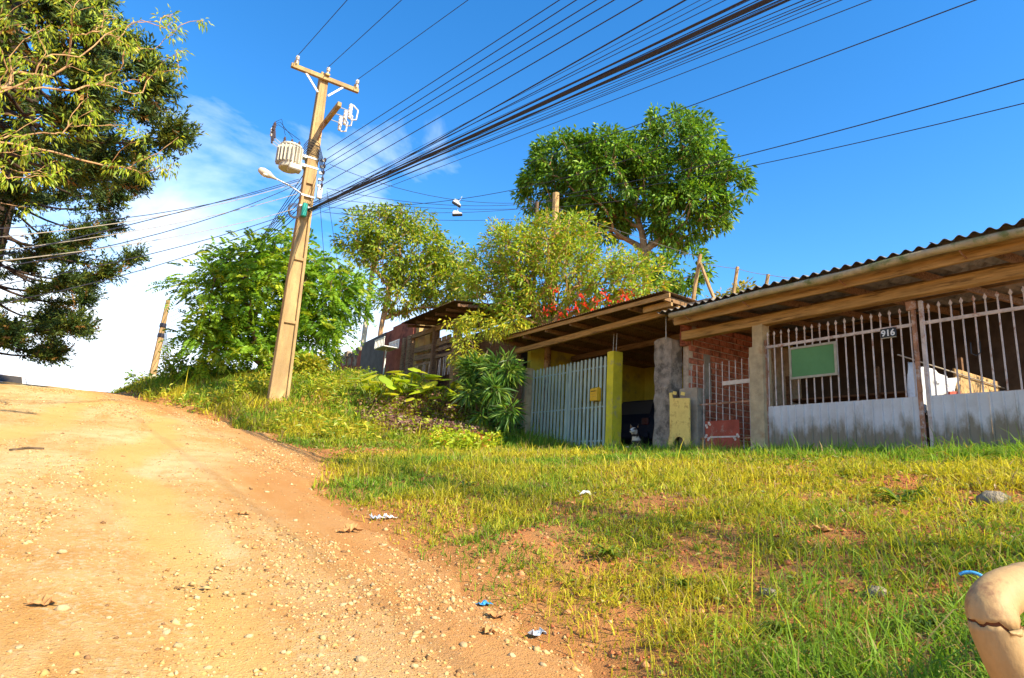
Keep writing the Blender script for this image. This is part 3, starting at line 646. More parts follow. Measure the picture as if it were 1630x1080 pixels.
MB().box((F0 - .056, npx[1] - .115, npx[2] - .088), (F0 - .03, npx[1] + .115, npx[2] - .076)).build('lower_edge', M['frame'], pl)
def digit(ch, y, z, h, parent, mat):
    cu = bpy.data.curves.new('t', 'FONT'); cu.body = ch; cu.size = h * 1.38; cu.extrude = .002; cu.offset = .0035; cu.align_x = 'CENTER'
    to = bpy.data.objects.new('t', cu); C.objects.link(to); dg = bpy.context.evaluated_depsgraph_get(); me = bpy.data.meshes.new_from_object(to.evaluated_get(dg)); bpy.data.objects.remove(to, do_unlink=True)
    o = link('digit', me, mat, parent, np.array([F0 - .0525, y, z]) - org(parent), (math.pi / 2, 0, -math.pi / 2)); return o
for k, ch in enumerate('916'): digit(ch, npx[1] + .07 - k * .07, npx[2] - .05, .1, pl, M['white'])

# wicket gate with thin bars, red metal sheet, yellow board
wg = thing('wicket_gate', 'narrow rusty bar gate in front of the brick wall', 'gate', (F0, 7.3, ZT))
thin = MB().box((-.006, -.007, 0), (.006, .007, 1.75)).mesh('bar'); thin.materials.append(M['bar'])
tipm = MB(); tipm._add([(0, 0, .05), (0, .015, .02), (0, 0, -.005), (0, -.015, .02), (.006, 0, .02), (-.006, 0, .02)], [(0, 1, 4), (1, 2, 4), (2, 3, 4), (3, 0, 4), (1, 0, 5), (2, 1, 5), (3, 2, 5), (0, 3, 5)]); tip_m = tipm.mesh('spearhead'); tip_m.materials.append(M['bar'])
for k in range(10):
    b = link('bar', thin, None, wg, (0, .06 + k * .158, .06), (0, rs.uniform(-.01, .01), 0)); link('spearhead', tip_m, None, b, (0, 0, 1.75))
for z, mt in ((2.55, 'rust'), (3.25, 'rust')): MB().box((F0 - .009, 7.3, z), (F0 + .009, 8.9, z + .03)).build('rail', M[mt], wg)
MB().box((F0 - .016, 7.3, 3.62), (F0 + .016, 7.98, 3.70)).build('rail', M['scuff'], wg)
rsheet = thing('metal_sheet', 'dented dull red metal sheet propped against the wicket gate', 'metal sheet', (F0 - .1, 8.2, ZT))
pa = [atX(u, v, F0 - .1) for u, v in ((1123, 716), (1178, 716), (1176, 668), (1122, 671))]
MB().prism([(F0 - .1, q[1], q[2]) for q in pa], (.012, 0, 0)).build('sheet', M['red_sheet'], rsheet, bev=.002)
def bone(u, v, a, L):
    c0 = atX(u, v, F0 - .104); m = MB(); d = np.array([0, -math.cos(a), math.sin(a)]) * L / 2; m.beam(c0 - d, c0 + d, .006, .035, (1, 0, 0)); n = np.cross(d / (L / 2), (1, 0, 0))
    for s in (-1, 1):
        for t in (-1, 1): m.lathe(c0 + d * s + n * .022 * t - np.array([.004, 0, 0]), [(.026, 0), (.026, .008)], 8, (1, 0, 0))
    return m
for u, v, a, L in ((1127, 677, .6, .09), (1126, 697, -.7, .09), (1172, 696, .6, .09)): bone(u, v, a, L).build('bone_mark', M['scuff'], rsheet)
MB().box((F0 - .105, pa[1][1] + .06, 2.57), (F0 - .098, pa[0][1] - .12, 2.60)).build('rib', M['scuff'], rsheet)
yb = thing('yellow_board', 'tall yellow board with torn bottom fixed to the rough pillar', 'board', (9.93, 9.15, ZT))
P2 = [(1063, 714), (1064, 700), (1066, 690), (1066, 640), (1065, 626), (1069, 625), (1070, 634), (1097, 634), (1098, 700), (1099, 714), (1092, 714), (1089, 704), (1085, 697), (1081, 695), (1076, 697), (1072, 703), (1070, 714)]
MB().prism([(9.93, atX(u, v, 9.93)[1], atX(u, v, 9.93)[2]) for u, v in P2], (.03, 0, 0)).build('board', M['yellow_board'], yb)
for u, v in ((1074, 626), (1087, 627)): q = atX(u, v, 9.93); MB().cbox(q, (.02, .1, .07), rotx(.2)).build('scrap', M['yellow_board'], yb)

# ------------------------------------------------------------------ carport on the left
cp = thing('carport', 'yellow walled carport with low sheet roof over timber beams', 'building', (12.4, 12, ZT))
MB().box((10.32, 9.2, ZT - .3), (15, 15.1, ZT + .10)).build('floor_slab', M['rough_concrete'], cp)
MB().box((10.25, 14.95, ZT), (15.1, 15.12, 5.44)).build('side_wall', M['yellow_wall'], cp)
MB().box((15.0, 9.2, ZT), (15.15, 14.94, 5.45)).build('back_wall', M['yellow_wall'], cp)
V, F = grid_box((10.02, 14.72, ZT - .3), (10.24, 14.98, 4.72), .1); meshobj('post', rough(V, .015, 6, 51), F, M['grey_post'], cp)
V, F = grid_box((10.06, 11.08, ZT - .3), (10.36, 11.31, 4.74), .11); meshobj('yellow_post', rough(V, .008, 5, 53), F, M['yellow'], cp)['label'] = 'chunky yellow painted post'
for dy in (-.05, .06): MB().tube([(10.2, 11.2 + dy, 4.70), (10.2, 11.18 + dy, 5.22)], .009, 6).build('iron_rod', M['metal'], cp)
MB().beam((9.8, 8.75, 5.30), (9.8, 15.1, 5.22), .10, .15).build('front_beam', M['fascia'], cp, bev=.008)
MB().beam((11.8, 9.2, 5.30), (11.8, 14.9, 5.28), .10, .15).build('rear_beam', M['timber'], cp)
MB().beam((9.28, 8.55, 5.45), (9.28, 15.1, 5.51), .04, .10).build('fascia_board', M['fascia'], cp, bev=.004)
for k in range(7):
    y = 8.75 + k * 1.05; MB().beam((9.31, y, 5.44), (15, y, 5.36), .06, .11).build('rafter', M['timber'], cp)
for k in range(6):
    y0 = 8.62 + k * 1.11; V, F = sheet(y0, y0 + 1.2, 9.18, 15.2, 5.545 + .006 * (k % 2), 5.455 + .006 * (k % 2), .09, .012, .004); meshobj('roof_sheet', V, F, M['timber'], cp, smooth=True)
MB().box((9.5, 8.72, 5.30), (9.56, 9.55, 5.43)).build('lit_board', M['stick'], cp, bev=.004)
MB().tube([(10.0, 9.32, 4.75), (10.0, 9.33, 5.4)], .012, 6).build('iron_rod', M['metal'], cp)
# slatted gate
gg = thing('slatted_gate', 'white slatted carport gate with upright rounded pickets', 'gate', (F0, 11.35, ZT))
pk = MB(); pr = [(-.012, -.039, 0), (-.012, .039, 0), (-.012, .039, 2.355), (-.012, .028, 2.385), (-.012, 0, 2.4), (-.012, -.028, 2.385), (-.012, -.039, 2.355)]; pk.prism(pr, (.024, 0, 0))
pk_m = pk.mesh('picket'); pk_m.materials.append(M['slat'])
rs = random.Random(3)
for k in range(22): link('picket', pk_m, None, gg, (rs.uniform(-.005, .005), .02 + k * .156, rs.uniform(.0, .02) + .02 * (1 - k / 22)), (rs.uniform(-.006, .006), 0, 0))
for z in (2.55, 3.4, 4.42): MB().box((F0 + .014, 11.33, z), (F0 + .045, 14.69, z + .035)).build('rail', M['slat'], gg)
for y in (11.33, 12.93, 13.03, 14.69): MB().box((F0 + .014, y - .02, ZT), (F0 + .05, y + .02, 4.6)).build('stile', M['slat'], gg)
mbx = atX(948, 628, F0 - .1)
mb = thing('mailbox', 'yellow metal letter box hung on the white slatted gate', 'mailbox', (F0 - .1, mbx[1], mbx[2] - .18))
MB().prism([(F0 - .18, mbx[1] - .13, mbx[2] - .17), (F0 - .18, mbx[1] - .13, mbx[2] + .13), (F0 - .1, mbx[1] - .13, mbx[2] + .18), (F0 - .02, mbx[1] - .13, mbx[2] + .15), (F0 - .02, mbx[1] - .13, mbx[2] - .17)], (0, .26, 0)).build('box', M['mailbox'], mb, bev=.008)
MB().box((F0 - .184, mbx[1] - .09, mbx[2] + .06), (F0 - .179, mbx[1] + .09, mbx[2] + .08)).build('slot', M['black'], mb)
for dz in (0, -.07): MB().box((F0 - .183, mbx[1] - .09, mbx[2] + dz - .006), (F0 - .179, mbx[1] + .09, mbx[2] + dz)).build('ridge', M['rust'], mb)
V, F = grid_box((9.72, 14.85, ZT - .4), (10.0, 15.25, 3.35), .1); c0 = V.mean(0); V = c0 + (V - c0) * (1 - .35 * (V[:, 2:] - ZT) / 1.2); tag(meshobj('boulder', rough(V, .09, 3, 57), F, M['rock'], origin=(9.85, 15, ZT)), 'upright mossy rock at the left foot of the slatted gate', 'rock')
# ------------------------------------------------------------------ old board shed and rendered wall on the next terrace
XS = 9.0
def gz(x, y): return float(ground_z(np.array([x]), np.array([y]))[0])
sh = thing('board_shed', 'weathered plank shed with sagging lean-to roof beside the maroon wall', 'shed', (10, 18.6, 4.4))
def zpx(u, v, X=XS): q = atX(u, v, X); return q[1], q[2]
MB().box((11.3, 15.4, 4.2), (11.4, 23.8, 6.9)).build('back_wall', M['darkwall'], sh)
for k in range(13): MB().box((10.2 + .004 * (k % 2), 15.5 + k * .62, 3.9), (10.26, 15.5 + k * .62 + .58, 6.2 + .1 * (k % 3))).build('inner_board', M['dark_timber'], sh)
for nm, u, w, mt in (('post', 653, .30, 'grey_plank'), ('post', 644, .20, 'grey_plank'), ('post', 691.5, .14, 'dark_timber'), ('post', 726, .26, 'timber')):
    y, _ = zpx(u, 560); V, F = grid_box((XS - .1, y - w / 2, gz(XS, y) - .4), (XS + .12, y + w / 2, 6.52), .16); meshobj(nm, rough(V, .015, 5, int(u)), F, M[mt], sh)
MB().beam((XS - .02, zpx(650, 545)[0], 6.47), (XS - .02, zpx(735, 520)[0], 6.40), .1, .16).build('eave_beam', M['timber'], sh)
for k in range(6): y = 16.3 + k * .76; MB().beam((8.35, y, 6.62), (11.4, y, 6.98), .06, .09).build('rafter', M['dark_timber'], sh)
for k in range(5):
    y0 = 16.2 + k * .80; V, F = sheet(y0, y0 + .85, 8.15, 11.6, 6.70 + .006 * (k % 2), 7.10 + .006 * (k % 2), .09, .013, .004); meshobj('roof_sheet', V, F, M['dark_timber'], sh, smooth=True)
def plank(u0, v0, u1, v1, hh, mt='grey_plank', x=XS + .02, nm='plank'):
    y0, z0 = zpx(u0, v0, x); y1, z1 = zpx(u1, v1, x); MB().beam((x, y0, z0), (x, y1, z1), .035, hh, (0, 0, 1)).build(nm, M[mt], sh, bev=.004)
for a in ((660, 559, 687, 551, .20), (660, 571, 687, 566, .19), (659, 583, 686, 577, .09), (694, 549, 721, 540, .15), (694, 558, 721, 550, .08), (694, 568, 721, 562, .12)): plank(*a)
for k in range(3): y, z = zpx(698 + k * 8, 543 - k * 3); MB().box((XS + .01, y - .16, z - .08), (XS + .03, y + .16, z + .10)).build('offcut', M['grey_plank'], sh)
for k in range(2): y, z = zpx(700 + k * 8, 556 - k * 2.5); MB().box((XS + .005, y - .13, z - .06), (XS + .03, y + .13, z + .06)).build('offcut', M['grey_plank'], sh)
rs = random.Random(8)
for k in range(20):
    u = 670 + k * 2.7
    if 687 < u < 694: continue
    y, z = zpx(u, 588 - (u - 670) * .25); h = rs.uniform(.35, .5); MB().tube([(XS + .03, y, z - .4), (XS + .03 + rs.uniform(-.03, .03), y + rs.uniform(-.03, .03), z + h * .5)], .018, 5).build('cane', M['bar' if k % 3 else 'timber'], sh)
y, z = zpx(662, 594); MB().box((XS - .01, y - .12, z - .5), (XS + .02, y + .12, z + .25)).build('orange_board', M['sandblock'], sh)
# dark plank fence between shed and carport, half hidden by creepers
pf = thing('plank_fence', 'dark plank fence under creepers between the shed and the carport', 'fence', (10, 16, 3.2))
for k in range(16):
    y = 14.84 + k * .16; MB().box((9.9 + .006 * (k % 2), y, 2.4), (9.93 + .006 * (k % 2), y + .15, 5.1 + rs.uniform(-.15, .2))).build('plank', M['dark_timber'], pf)
for z in (3.3, 4.7): MB().box((9.94, 15.12, z), (9.98, 17.4, z + .08)).build('rail', M['timber'], pf)
rub = random.Random(4)
for k in range(14):
    y = 15.3 + rub.random() * 1.5; z = 4.55 + rub.random() * .35; o = MB().cbox((9.84, y, z), (.1, .18, .085), rotx(rub.uniform(-.3, .3))).build('brick_end', M['brick'], pf, bev=.006)

mw = thing('rendered_wall', 'stepped boundary wall rendered half maroon and half slate grey', 'wall', (XS, 25, 4.9))
y1, y2, y3, y4 = zpx(655, 560)[0], zpx(611, 560)[0], zpx(574, 570)[0], zpx(547, 575)[0]
def wseg(nm, ya, yb, za, zb, mt, x0=XS, th=.16):
    V, F = grid_box((x0, ya, gz(XS, (ya + yb) / 2) - .6), (x0 + th, yb, za), .35); V[:, 2] += np.where(V[:, 2] > za - .01, (zb - za) * (V[:, 1] - ya) / (yb - ya), 0); return meshobj(nm, rough(V, .012, 2, 61), F, M[mt], mw)
ym = zpx(622, 560)[0]
wseg('maroon_face', y1, ym, 7.22, 7.20, 'maroon'); wseg('maroon_face', ym, y2, 7.10, 7.10, 'maroon', XS + .003); wseg('slate_face', y2, y3, 7.12, 7.05, 'slate', XS + .006); wseg('maroon_face', y3, y4 + 1.2, 6.75, 6.65, 'maroon', XS + .003)
wseg('end_pier', y1 - .30, y1 - .002, 7.28, 7.28, 'sandblock', XS + .1, .3); wseg('pier', y1 - .75, y1 - .302, 7.0, 7.0, 'sandblock', XS + .35, .35)
for k in range(7):
    yy = y3 + .3 + k * .55; V, F = grid_box((XS - .03, yy, 6.62 - .05 * k % .1), (XS + .2, yy + .42, 6.95 - .06 * (k % 3)), .14); meshobj('coping_block', rough(V, .06, 4, 70 + k), F, M['plaster'], mw)
for k in range(5): yy = y3 + .5 + k * .8; V, F = grid_box((XS - .012, yy, 6.1 + .1 * (k % 3)), (XS + .01, yy + .5, 6.66), .12); meshobj('flaked_patch', rough(V, .03, 5, 90 + k), F, M['plaster'], mw)
for k in range(5):
    q = hit(612 + k * 9, 606 - k * .6)[0]; y = 23.0 - k * .55; o = link('rubble_block', stone_meshes[k % 6], loc=(8.75, y, gz(8.75, y) + .1), rot=(0, 0, k), scale=(.22, .2, .2)); tag(o, 'pale rubble lump at the foot of the maroon wall', 'rubble', 'rubble along the wall foot')
# raised waste basket of white slats on a post
rk = atX(610, 600, 8.5); tr = thing('waste_basket', 'white slatted waste basket on a thin post before the wall', 'waste basket', (8.5, rk[1], gz(8.5, rk[1])))
zt_ = atX(608, 557, 8.5)[2]
MB().tube([(8.5, rk[1], gz(8.5, rk[1]) - .2), (8.5, rk[1], zt_)], .035, 8).build('post', M['white'], tr)
MB().box((8.2, rk[1] - .5, zt_ - .03), (8.8, rk[1] + .5, zt_)).build('tray', M['white'], tr)
for s in (8.2, 8.8):
    MB().box((s - .015, rk[1] - .52, zt_ + .30), (s + .015, rk[1] + .52, zt_ + .34)).build('top_rail', M['white'], tr)
    for k in range(7): MB().box((s - .012, rk[1] - .5 + k * .155, zt_), (s + .012, rk[1] - .44 + k * .155, zt_ + .30)).build('slat', M['white'], tr)

# ------------------------------------------------------------------ utility pole
PX, PY = 3.62, 17.0; pb = gz(PX, PY); PT = 12.95
pole = thing('utility_pole', 'tall tapering concrete utility pole with recessed face carrying a transformer', 'utility pole', (PX, PY, pb))
def halfw(z): t = (z - pb) / (PT - pb); return .255 * (1 - t) + .115 * t
def quad_shaft(x0f, x1f, y0, y1, zs):
    m = MB()
    for a, b in zip(zs[:-1], zs[1:]): m.hexa([(PX + x0f(a), PY + y0, a), (PX + x1f(a), PY + y0, a), (PX + x1f(a), PY + y1, a), (PX + x0f(a), PY + y1, a), (PX + x0f(b), PY + y0, b), (PX + x1f(b), PY + y0, b), (PX + x1f(b), PY + y1, b), (PX + x0f(b), PY + y1, b)])
    return m
zs = [pb - .5, PT]
quad_shaft(lambda z: -halfw(z), lambda z: -halfw(z) + .075, -.15, .15, zs).build('flange', M['pole'], pole, bev=.012)
quad_shaft(lambda z: halfw(z) - .075, lambda z: halfw(z), -.15, .15, zs).build('flange', M['pole'], pole, bev=.012)
quad_shaft(lambda z: -halfw(z) + .075, lambda z: halfw(z) - .075, -.085, .085, zs).build('web', M['pole'], pole)
for z in (pb + 2.1, pb + 3.9, pb + 5.6): MB().box((PX - halfw(z) + .07, PY - .14, z), (PX + halfw(z) - .07, PY - .08, z + .09)).build('cross_rib', M['pole'], pole, bev=.01)
z0_ = pb + 6.2; quad_shaft(lambda z: -halfw(z) + .07, lambda z: halfw(z) - .07, -.148, .148, [z0_, PT - .02]).build('solid_head', M['pole'], pole, bev=.01)
def pinsul(c, parent, mat='ceramic', s=1.0):
    return MB().lathe(c, [(.02 * s, -.12 * s), (.02 * s, 0), (.055 * s, .01 * s), (.04 * s, .04 * s), (.06 * s, .06 * s), (.045 * s, .09 * s), (.05 * s, .11 * s), (.02 * s, .14 * s)], 10).build('insulator', M[mat], parent, smooth=False)
ca = MB().box((PX - .98, PY - .26, 12.66), (PX + 1.02, PY - .155, 12.79)).build('crossarm', M['pole'], pole, bev=.008)
for dx in (-.85, .93): MB().box((PX + dx - .06, PY - .25, 12.79), (PX + dx + .06, PY - .17, 12.90)).build('saddle', M['sandblock'], ca); pinsul((PX + dx, PY - .3, 12.9), ca)
pinsul((PX + .04, PY - .3, 12.92), ca); MB().box((PX - .03, PY - .33, 12.79), (PX + .1, PY - .24, 12.84)).build('saddle', M['sandblock'], ca)
for s in (-1, 1): MB().beam((PX + s * .15, PY - .21, 12.2), (PX + s * .55, PY - .21, 12.66), .03, .05).build('brace', M['white'], pole)
# second arm reaching toward the camera with fuse cutouts
a0 = np.array([PX + .12, PY - .16, 11.25]); a1 = np.array([PX + .20, PY - 1.5, 11.28])
arm = MB().beam(a0 + np.array([0, .1, -.03]), a1, .11, .14).build('fuse_arm', M['pole'], pole, bev=.01)
MB().beam(a0 + np.array([-.06, .02, -.5]), a0 + (a1 - a0) * .35 + np.array([-.06, 0, -.05]), .03, .05).build('brace', M['rust'], pole)
for k in range(3):
    b = a0 + (a1 - a0) * (.35 + .28 * k) + np.array([.35, 0, -.02]); f = MB().tube([b - np.array([.3, 0, 0]), b], .012, 6).build('cutout_fuse', M['metal'], pole)
    MB().lathe(b + np.array([0, 0, -.24]), [(.03, 0), (.055, .03), (.04, .07), (.06, .11), (.045, .15), (.06, .2), (.045, .25), (.06, .3), (.045, .36), (.06, .41), (.03, .46)], 10).build('porcelain', M['ceramic'], f)
    MB().tube([b + np.array([.05, -.02, .2]), b + np.array([.2, -.04, .08]), b + np.array([.18, -.04, -.22]), b + np.array([.04, -.02, -.26])], .022, 7).build('fuse_holder', M['ceramic'], f)
# transformer
tz = 9.72; TX, TY = PX - .62, PY - .10
tr_ = thing('transformer', 'cream finned distribution transformer hung on the tall concrete pole', 'transformer', (TX, TY, tz))
MB().lathe((TX, TY, tz - .12), [(.24, 0), (.27, .02), (.27, .68), (.22, .72)], 20).build('tank', M['tank'], tr_, smooth=False)
MB().lathe((TX, TY, tz + .55), [(.30, 0), (.30, .05), (.22, .09), (.06, .1)], 20).build('lid', M['tank'], tr_)
for k in range(11):
    a = math.radians(150 + k * 17); d = np.array([math.cos(a), math.sin(a), 0]); MB().beam(np.array([TX, TY, tz + .26]) + d * .255, np.array([TX, TY, tz + .26]) + d * .37, .03, .5).build('fin', M['tank'], tr_, bev=.012)
MB().box((TX - .05, TY - .34, tz - .2), (TX + .3, TY - .05, tz - .02)).build('junction_box', M['tank'], tr_, bev=.03)
for k in range(3): MB().lathe((TX - .2 + k * .2, TY + .05, tz + .61), [(.03, 0), (.05, .03), (.03, .07), (.045, .1), (.028, .14), (.04, .17), (.02, .24)], 10).build('bushing', M['darkceramic'], tr_)
for k in range(2): MB().box((TX + .26, TY - .1, tz + .08 + k * .28), (PX - .18, TY + .1, tz + .16 + k * .28)).build('bracket', M['metal'], tr_)
for k in range(3):
    a = np.array([TX - .50, TY - .18 + k * .18, tz + .60]); l = MB().tube([a, a + np.array([-.03, 0, .2])], .03, 8).build('lightning_arrester', M['darkceramic'], tr_)
    MB().lathe(a + np.array([-.05, 0, .2]), [(.03, 0), (.045, .04), (.03, .08), (.045, .12), (.03, .16), (.045, .2), (.012, .28)], 8).build('cap', M['ceramic' if k == 2 else 'darkceramic'], l)
    MB().tube([a, np.array([TX - .3, TY - .15 + k * .15, tz + .5])], .01, 5).build('stay', M['metal'], tr_)
    q = [a + np.array([-.06, 0, .46]), a + np.array([.1, 0, .62]), np.array([TX - .2 + k * .2, TY + .05, tz + .9])]; MB().tube(q, .008, 4).build('jumper', M['cable'], tr_)
# brackets, box, jumpers on the pole
for z in (tz + .12, tz + .40, 8.95, 8.62): hw = halfw(z) + .012; MB().box((PX - hw, PY - .165, z), (PX + hw, PY + .165, z + .05)).build('strap', M['metal'], pole)
for k in range(5):
    z = 10.15 - k * .2; MB().box((PX + .2, PY - .22, z - .03), (PX + .3, PY - .16, z + .03)).build('rack_clevis', M['metal'], pole); pinsul((PX + .32, PY - .2, z - .01), pole, 'darkceramic', .8)
for k in range(5): z = 10.3 + k * .09; MB().tube([(PX - .32, PY - .2, z - .25), (PX - .2, PY - .24, z), (PX + .08, PY - .24, z - .05), (PX + .28, PY - .22, z - .55)], .012, 5).build('drop_loop', M['cable'], pole)
MB().lathe((PX - .06, PY - .24, 8.30), [(.05, 0), (.075, .02), (.075, .38), (.05, .4)], 10).build('teal_closure', M['teal'], pole)['label'] = 'teal plastic cable closure'
MB().box((PX + .24, PY - .2, 9.0), (PX + .36, PY - .1, 9.32)).build('meter_box', M['ceramic'], pole)
for k in range(3):
    th = np.linspace(0, 2 * math.pi, 15); R_ = .16 + .03 * k; MB().tube([(PX - .32 + R_ * math.cos(t) * .8, PY - .2 - .02 * k, 8.4 + R_ * math.sin(t)) for t in th], .012, 5).build('cable_coil', M['cable'], pole)
# street lamp
lb = np.array([PX - .2, PY - .15, 9.0]); lh = np.array([PX - 1.05, PY - .2, 9.22])
sl_ = thing('street_lamp', 'street lamp on a thin bracket arm below the transformer', 'street lamp', tuple(lb))
MB().tube([lb, lb + np.array([-.35, -.07, .10]), lh + np.array([.12, .02, -.02])], .022, 7).build('arm', M['metal'], sl_)
d_ = unit(lh - lb)
MB().lathe(lh + d_ * -.05, [(.03, -.1), (.05, 0), (.10, .12), (.11, .28), (.07, .38), (.02, .41)], 12, d_).build('head', M['lamphead'], sl_, smooth=True)
MB().lathe(lh + d_ * .16 + np.array([0, 0, -.05]), [(.10, 0), (.085, .045), (.03, .065)], 12, (0, 0, -1)).build('lens', M['lens'], sl_, smooth=True)

# far leaning pole at the crest, service posts
fb = at(234, 640, 42); ft = at(268, 478, 42); fp = thing('utility_pole', 'thin leaning pole with white painted foot at the road crest', 'utility pole', tuple(fb))
fm = fb + (ft - fb) * .26
MB().tube([fm, fb + (ft - fb) * .6, ft], [.2, .17, .12], 8).build('shaft', M['pole'], fp); MB().tube([fb - np.array([0, 0, 1]), fb, fm], [.25, .24, .2], 8).build('painted_foot', M['polebase'], fp)
for t in (.62, .72): c_ = fb + (ft - fb) * t; MB().lathe(c_, [(.17, 0), (.19, .05), (.19, .22), (.17, .27)], 8, unit(ft - fb)).build('cable_clamp', M['cable'], fp)
for k in range(6): c_ = fb + (ft - fb) * (.66 + .03 * k); MB().tube([c_, c_ + np.array([.5 + .1 * k, 0, -2.2 - .3 * k]), c_ + np.array([.9 + .1 * k, 0, -3.4])], .018, 4).build('loose_cable', M['wire'], fp)
def post_px(label, u0, v0, u1, v1, D, r, mat, name='service_post', ext=0.0):
    a = at(u0, v0, D); b = at(u1, v1, D); a = a - unit(b - a) * ext; a[2] = min(a[2], gz(a[0], a[1]) - .3); o = MB().tube([a, (a + b) / 2, b], [r, r * .95, r * .9], 8).build(name, M[mat], origin=a); return tag(o, label, 'post')
post_px('pale concrete service post between the bushes behind the maroon wall', 574, 580, 598, 391, 31, .14, 'polebase', ext=1.5)
post_px('stout brown post rising out of the yellow bush below the big tree', 882, 400, 885, 308, 20, .13, 'stick', ext=3)
post_px('thin dark post left of the stout one in the yellow bush', 853, 400, 855, 322, 20.5, .07, 'bark', ext=3)
# sticks on the garage roof
for i, (u0, v0, u1, v1, r, lab) in enumerate(((1102, 488, 1115, 405, .05, 'left leaning stick of the pair crossed on the garage roof'), (1143, 490, 1115, 420, .05, 'right leaning stick of the pair crossed on the garage roof'), (1166, 486, 1174, 425, .045, 'upright stick on the roof next to the crossed pair'), (1217, 474, 1223, 437, .045, 'short upright stick above the middle of the garage roof'), (1263, 465, 1266, 449, .045, 'stub of a stick just above the corrugated roof edge'))):
    a = atX(u0, v0, 10.9); b = atX(u1, v1, 10.9); a = a - unit(b - a) * .15; o = MB().tube([a, (a + b) / 2 + np.array([.01, .02, 0]), b], [r, r * .92, r * .85], 6).build('stick', M['stick'], origin=a); tag(o, lab, 'stick')

# ------------------------------------------------------------------ wires
def wire(A, B, sag, r, label, group=None, mat='wire', name='power_line', n=16):
    A = np.array(A, float); B = np.array(B, float); t = np.linspace(0, 1, n)[:, None]; P = A + (B - A) * t; P[:, 2] -= (4 * sag * t * (1 - t))[:, 0]
    o = MB().tube(list(P), r, 5, False).build(name, M[mat], origin=A); return tag(o, label, 'wire', group)
for i, (x0, xe) in enumerate(((PX - .85, 6.0), (PX + .02, 7.45), (PX + .93, 9.4))):
    wire((x0, PY - .33, 13.04), (xe, -20, 8.2 + (.1 if i == 1 else 0)), .05, .009, ['left', 'middle', 'right'][i] + ' of the three high wires on the pole crossarm', mat='cable')
LOW = ((10.51, 7.66, 5.7), (10.21, 7.37, 5.4), (10.02, 7.49, 5.21), (9.82, 7.45, 5.01), (9.41, 7.02, 4.6))
for i, (z, xe, ze) in enumerate(LOW): wire((PX + .34, PY - .2, z), (xe, -20, ze), .06, .009, ['topmost', 'second from top', 'third from top', 'fourth from top', 'lowest'][i] + ' of the five spaced wires on the pole rack', mat='cable')
rs = random.Random(6)
for k in range(20):
    t = k / 19; x1 = 6.3 + 2.6 * t + rs.uniform(-.15, .15); z1 = 3.95 - .1 * t + rs.uniform(-.3, .25)
    wire((PX + .1 + rs.uniform(-.05, .1), PY - .2, 8.62 + rs.uniform(-.22, .32) - .1 * t), (x1, -20, z1), rs.uniform(.02, .3), rs.choice((.004, .005, .0065)), 'thin cable in the fan of telephone cables above the road', 'telephone cables fanning from the pole', 'cable', 'telephone_cable')
wire((PX + .06, PY - .2, 8.56), (7.62, -20, 3.81), .12, .03, 'thickest black cable bundle crossing the sky from the pole', None, 'cable', 'cable_bundle')
wire((PX + .08, PY - .2, 8.60), (7.40, -20, 3.9), .10, .014, 'second thick black cable just above the bundle', None, 'cable', 'cable_bundle')
wire((PX + .08, PY - .2, 8.50), (7.75, -20, 3.85), .16, .012, 'thick black cable hugging the underside of the bundle', None, 'cable', 'cable_bundle')
for k in range(7): wire((PX - .1, PY + .15, 8.5 + .22 * k), tuple(ft + np.array([.1 * k, 0, -.5 - .28 * k])), .4 + .08 * k, .012, 'cable running uphill from the tall pole to the crest pole', 'cables between the two poles', 'cable', 'telephone_cable')
# service drops to the left
for i, (u, v, D, z, sg) in enumerate(((-30, 297, 14, 9.35, .5), (-30, 322, 13, 9.3, .4), (-30, 352, 12, 9.25, .5), (-30, 357, 12.5, 8.95, .3), (-30, 371, 12, 8.5, .3), (-30, 398, 11, 9.4, .1), (-30, 415, 13, 8.4, .3), (-30, 420, 14, 8.35, .5))):
    wire((PX - .3, PY - .15, z), np.array([PX - .3, PY - .15, z]) + (at(u, v, D) - np.array([PX - .3, PY - .15, z])) * 1.7, sg * 1.7, .009, 'service wire sagging from the pole to the left past the pines', 'service wires to the left', 'palewire' if i in (1, 3, 4) else 'cable', 'service_wire')
# service drops to the right
for i, (u0, v0, D0, u1, v1, D1, sg) in enumerate(((525, 262, 17.4, 885, 318, 20, .55), (520, 300, 17.4, 885, 320, 20, .35), (520, 330, 17.4, 853, 330, 20.5, .2), (515, 338, 17.4, 885, 345, 20, .2), (560, 330, 17.3, 1110, 215, 15, .5))):
    wire(at(u0, v0, D0), at(u1, v1, D1), sg, .008, 'service wire strung from the pole toward the big tree', 'service wires to the right', 'cable', 'service_wire')
wire(at(835, 262, 20), at(835, 262, 20) + (at(1540, -4, 11) - at(835, 262, 20)) * 1.5, .12, .011, 'single wire from the big tree climbing to the top edge of the photo', None, 'cable', 'service_wire')
wire(at(885, 312, 20), at(885, 312, 20) + (at(1660, 83, 11) - at(885, 312, 20)) * 1.5, .4, .011, 'upper of the two wires leaving the big tree to the right', None, 'cable', 'service_wire')
wire(at(885, 316, 20), at(885, 316, 20) + (at(1660, 118, 11) - at(885, 316, 20)) * 1.5, .45, .009, 'lower of the two wires leaving the big tree to the right', None, 'cable', 'service_wire')
wire(at(885, 330, 20), atX(1115, 410, 10.9), .05, .006, 'thin wire from the stout post down to the crossed roof sticks', None, 'palewire', 'service_wire')
a = atX(1115, 418, 10.9)
for i, (u, v) in enumerate(((1174, 428), (1223, 438), (1300, 446))): b = atX(u, v, 10.9); wire(a, b, .02, .006, ['string between the crossed sticks and the upright stick', 'string between the two upright roof sticks', 'string running right from the short roof stick'][i], None, 'palewire', 'string'); a = b
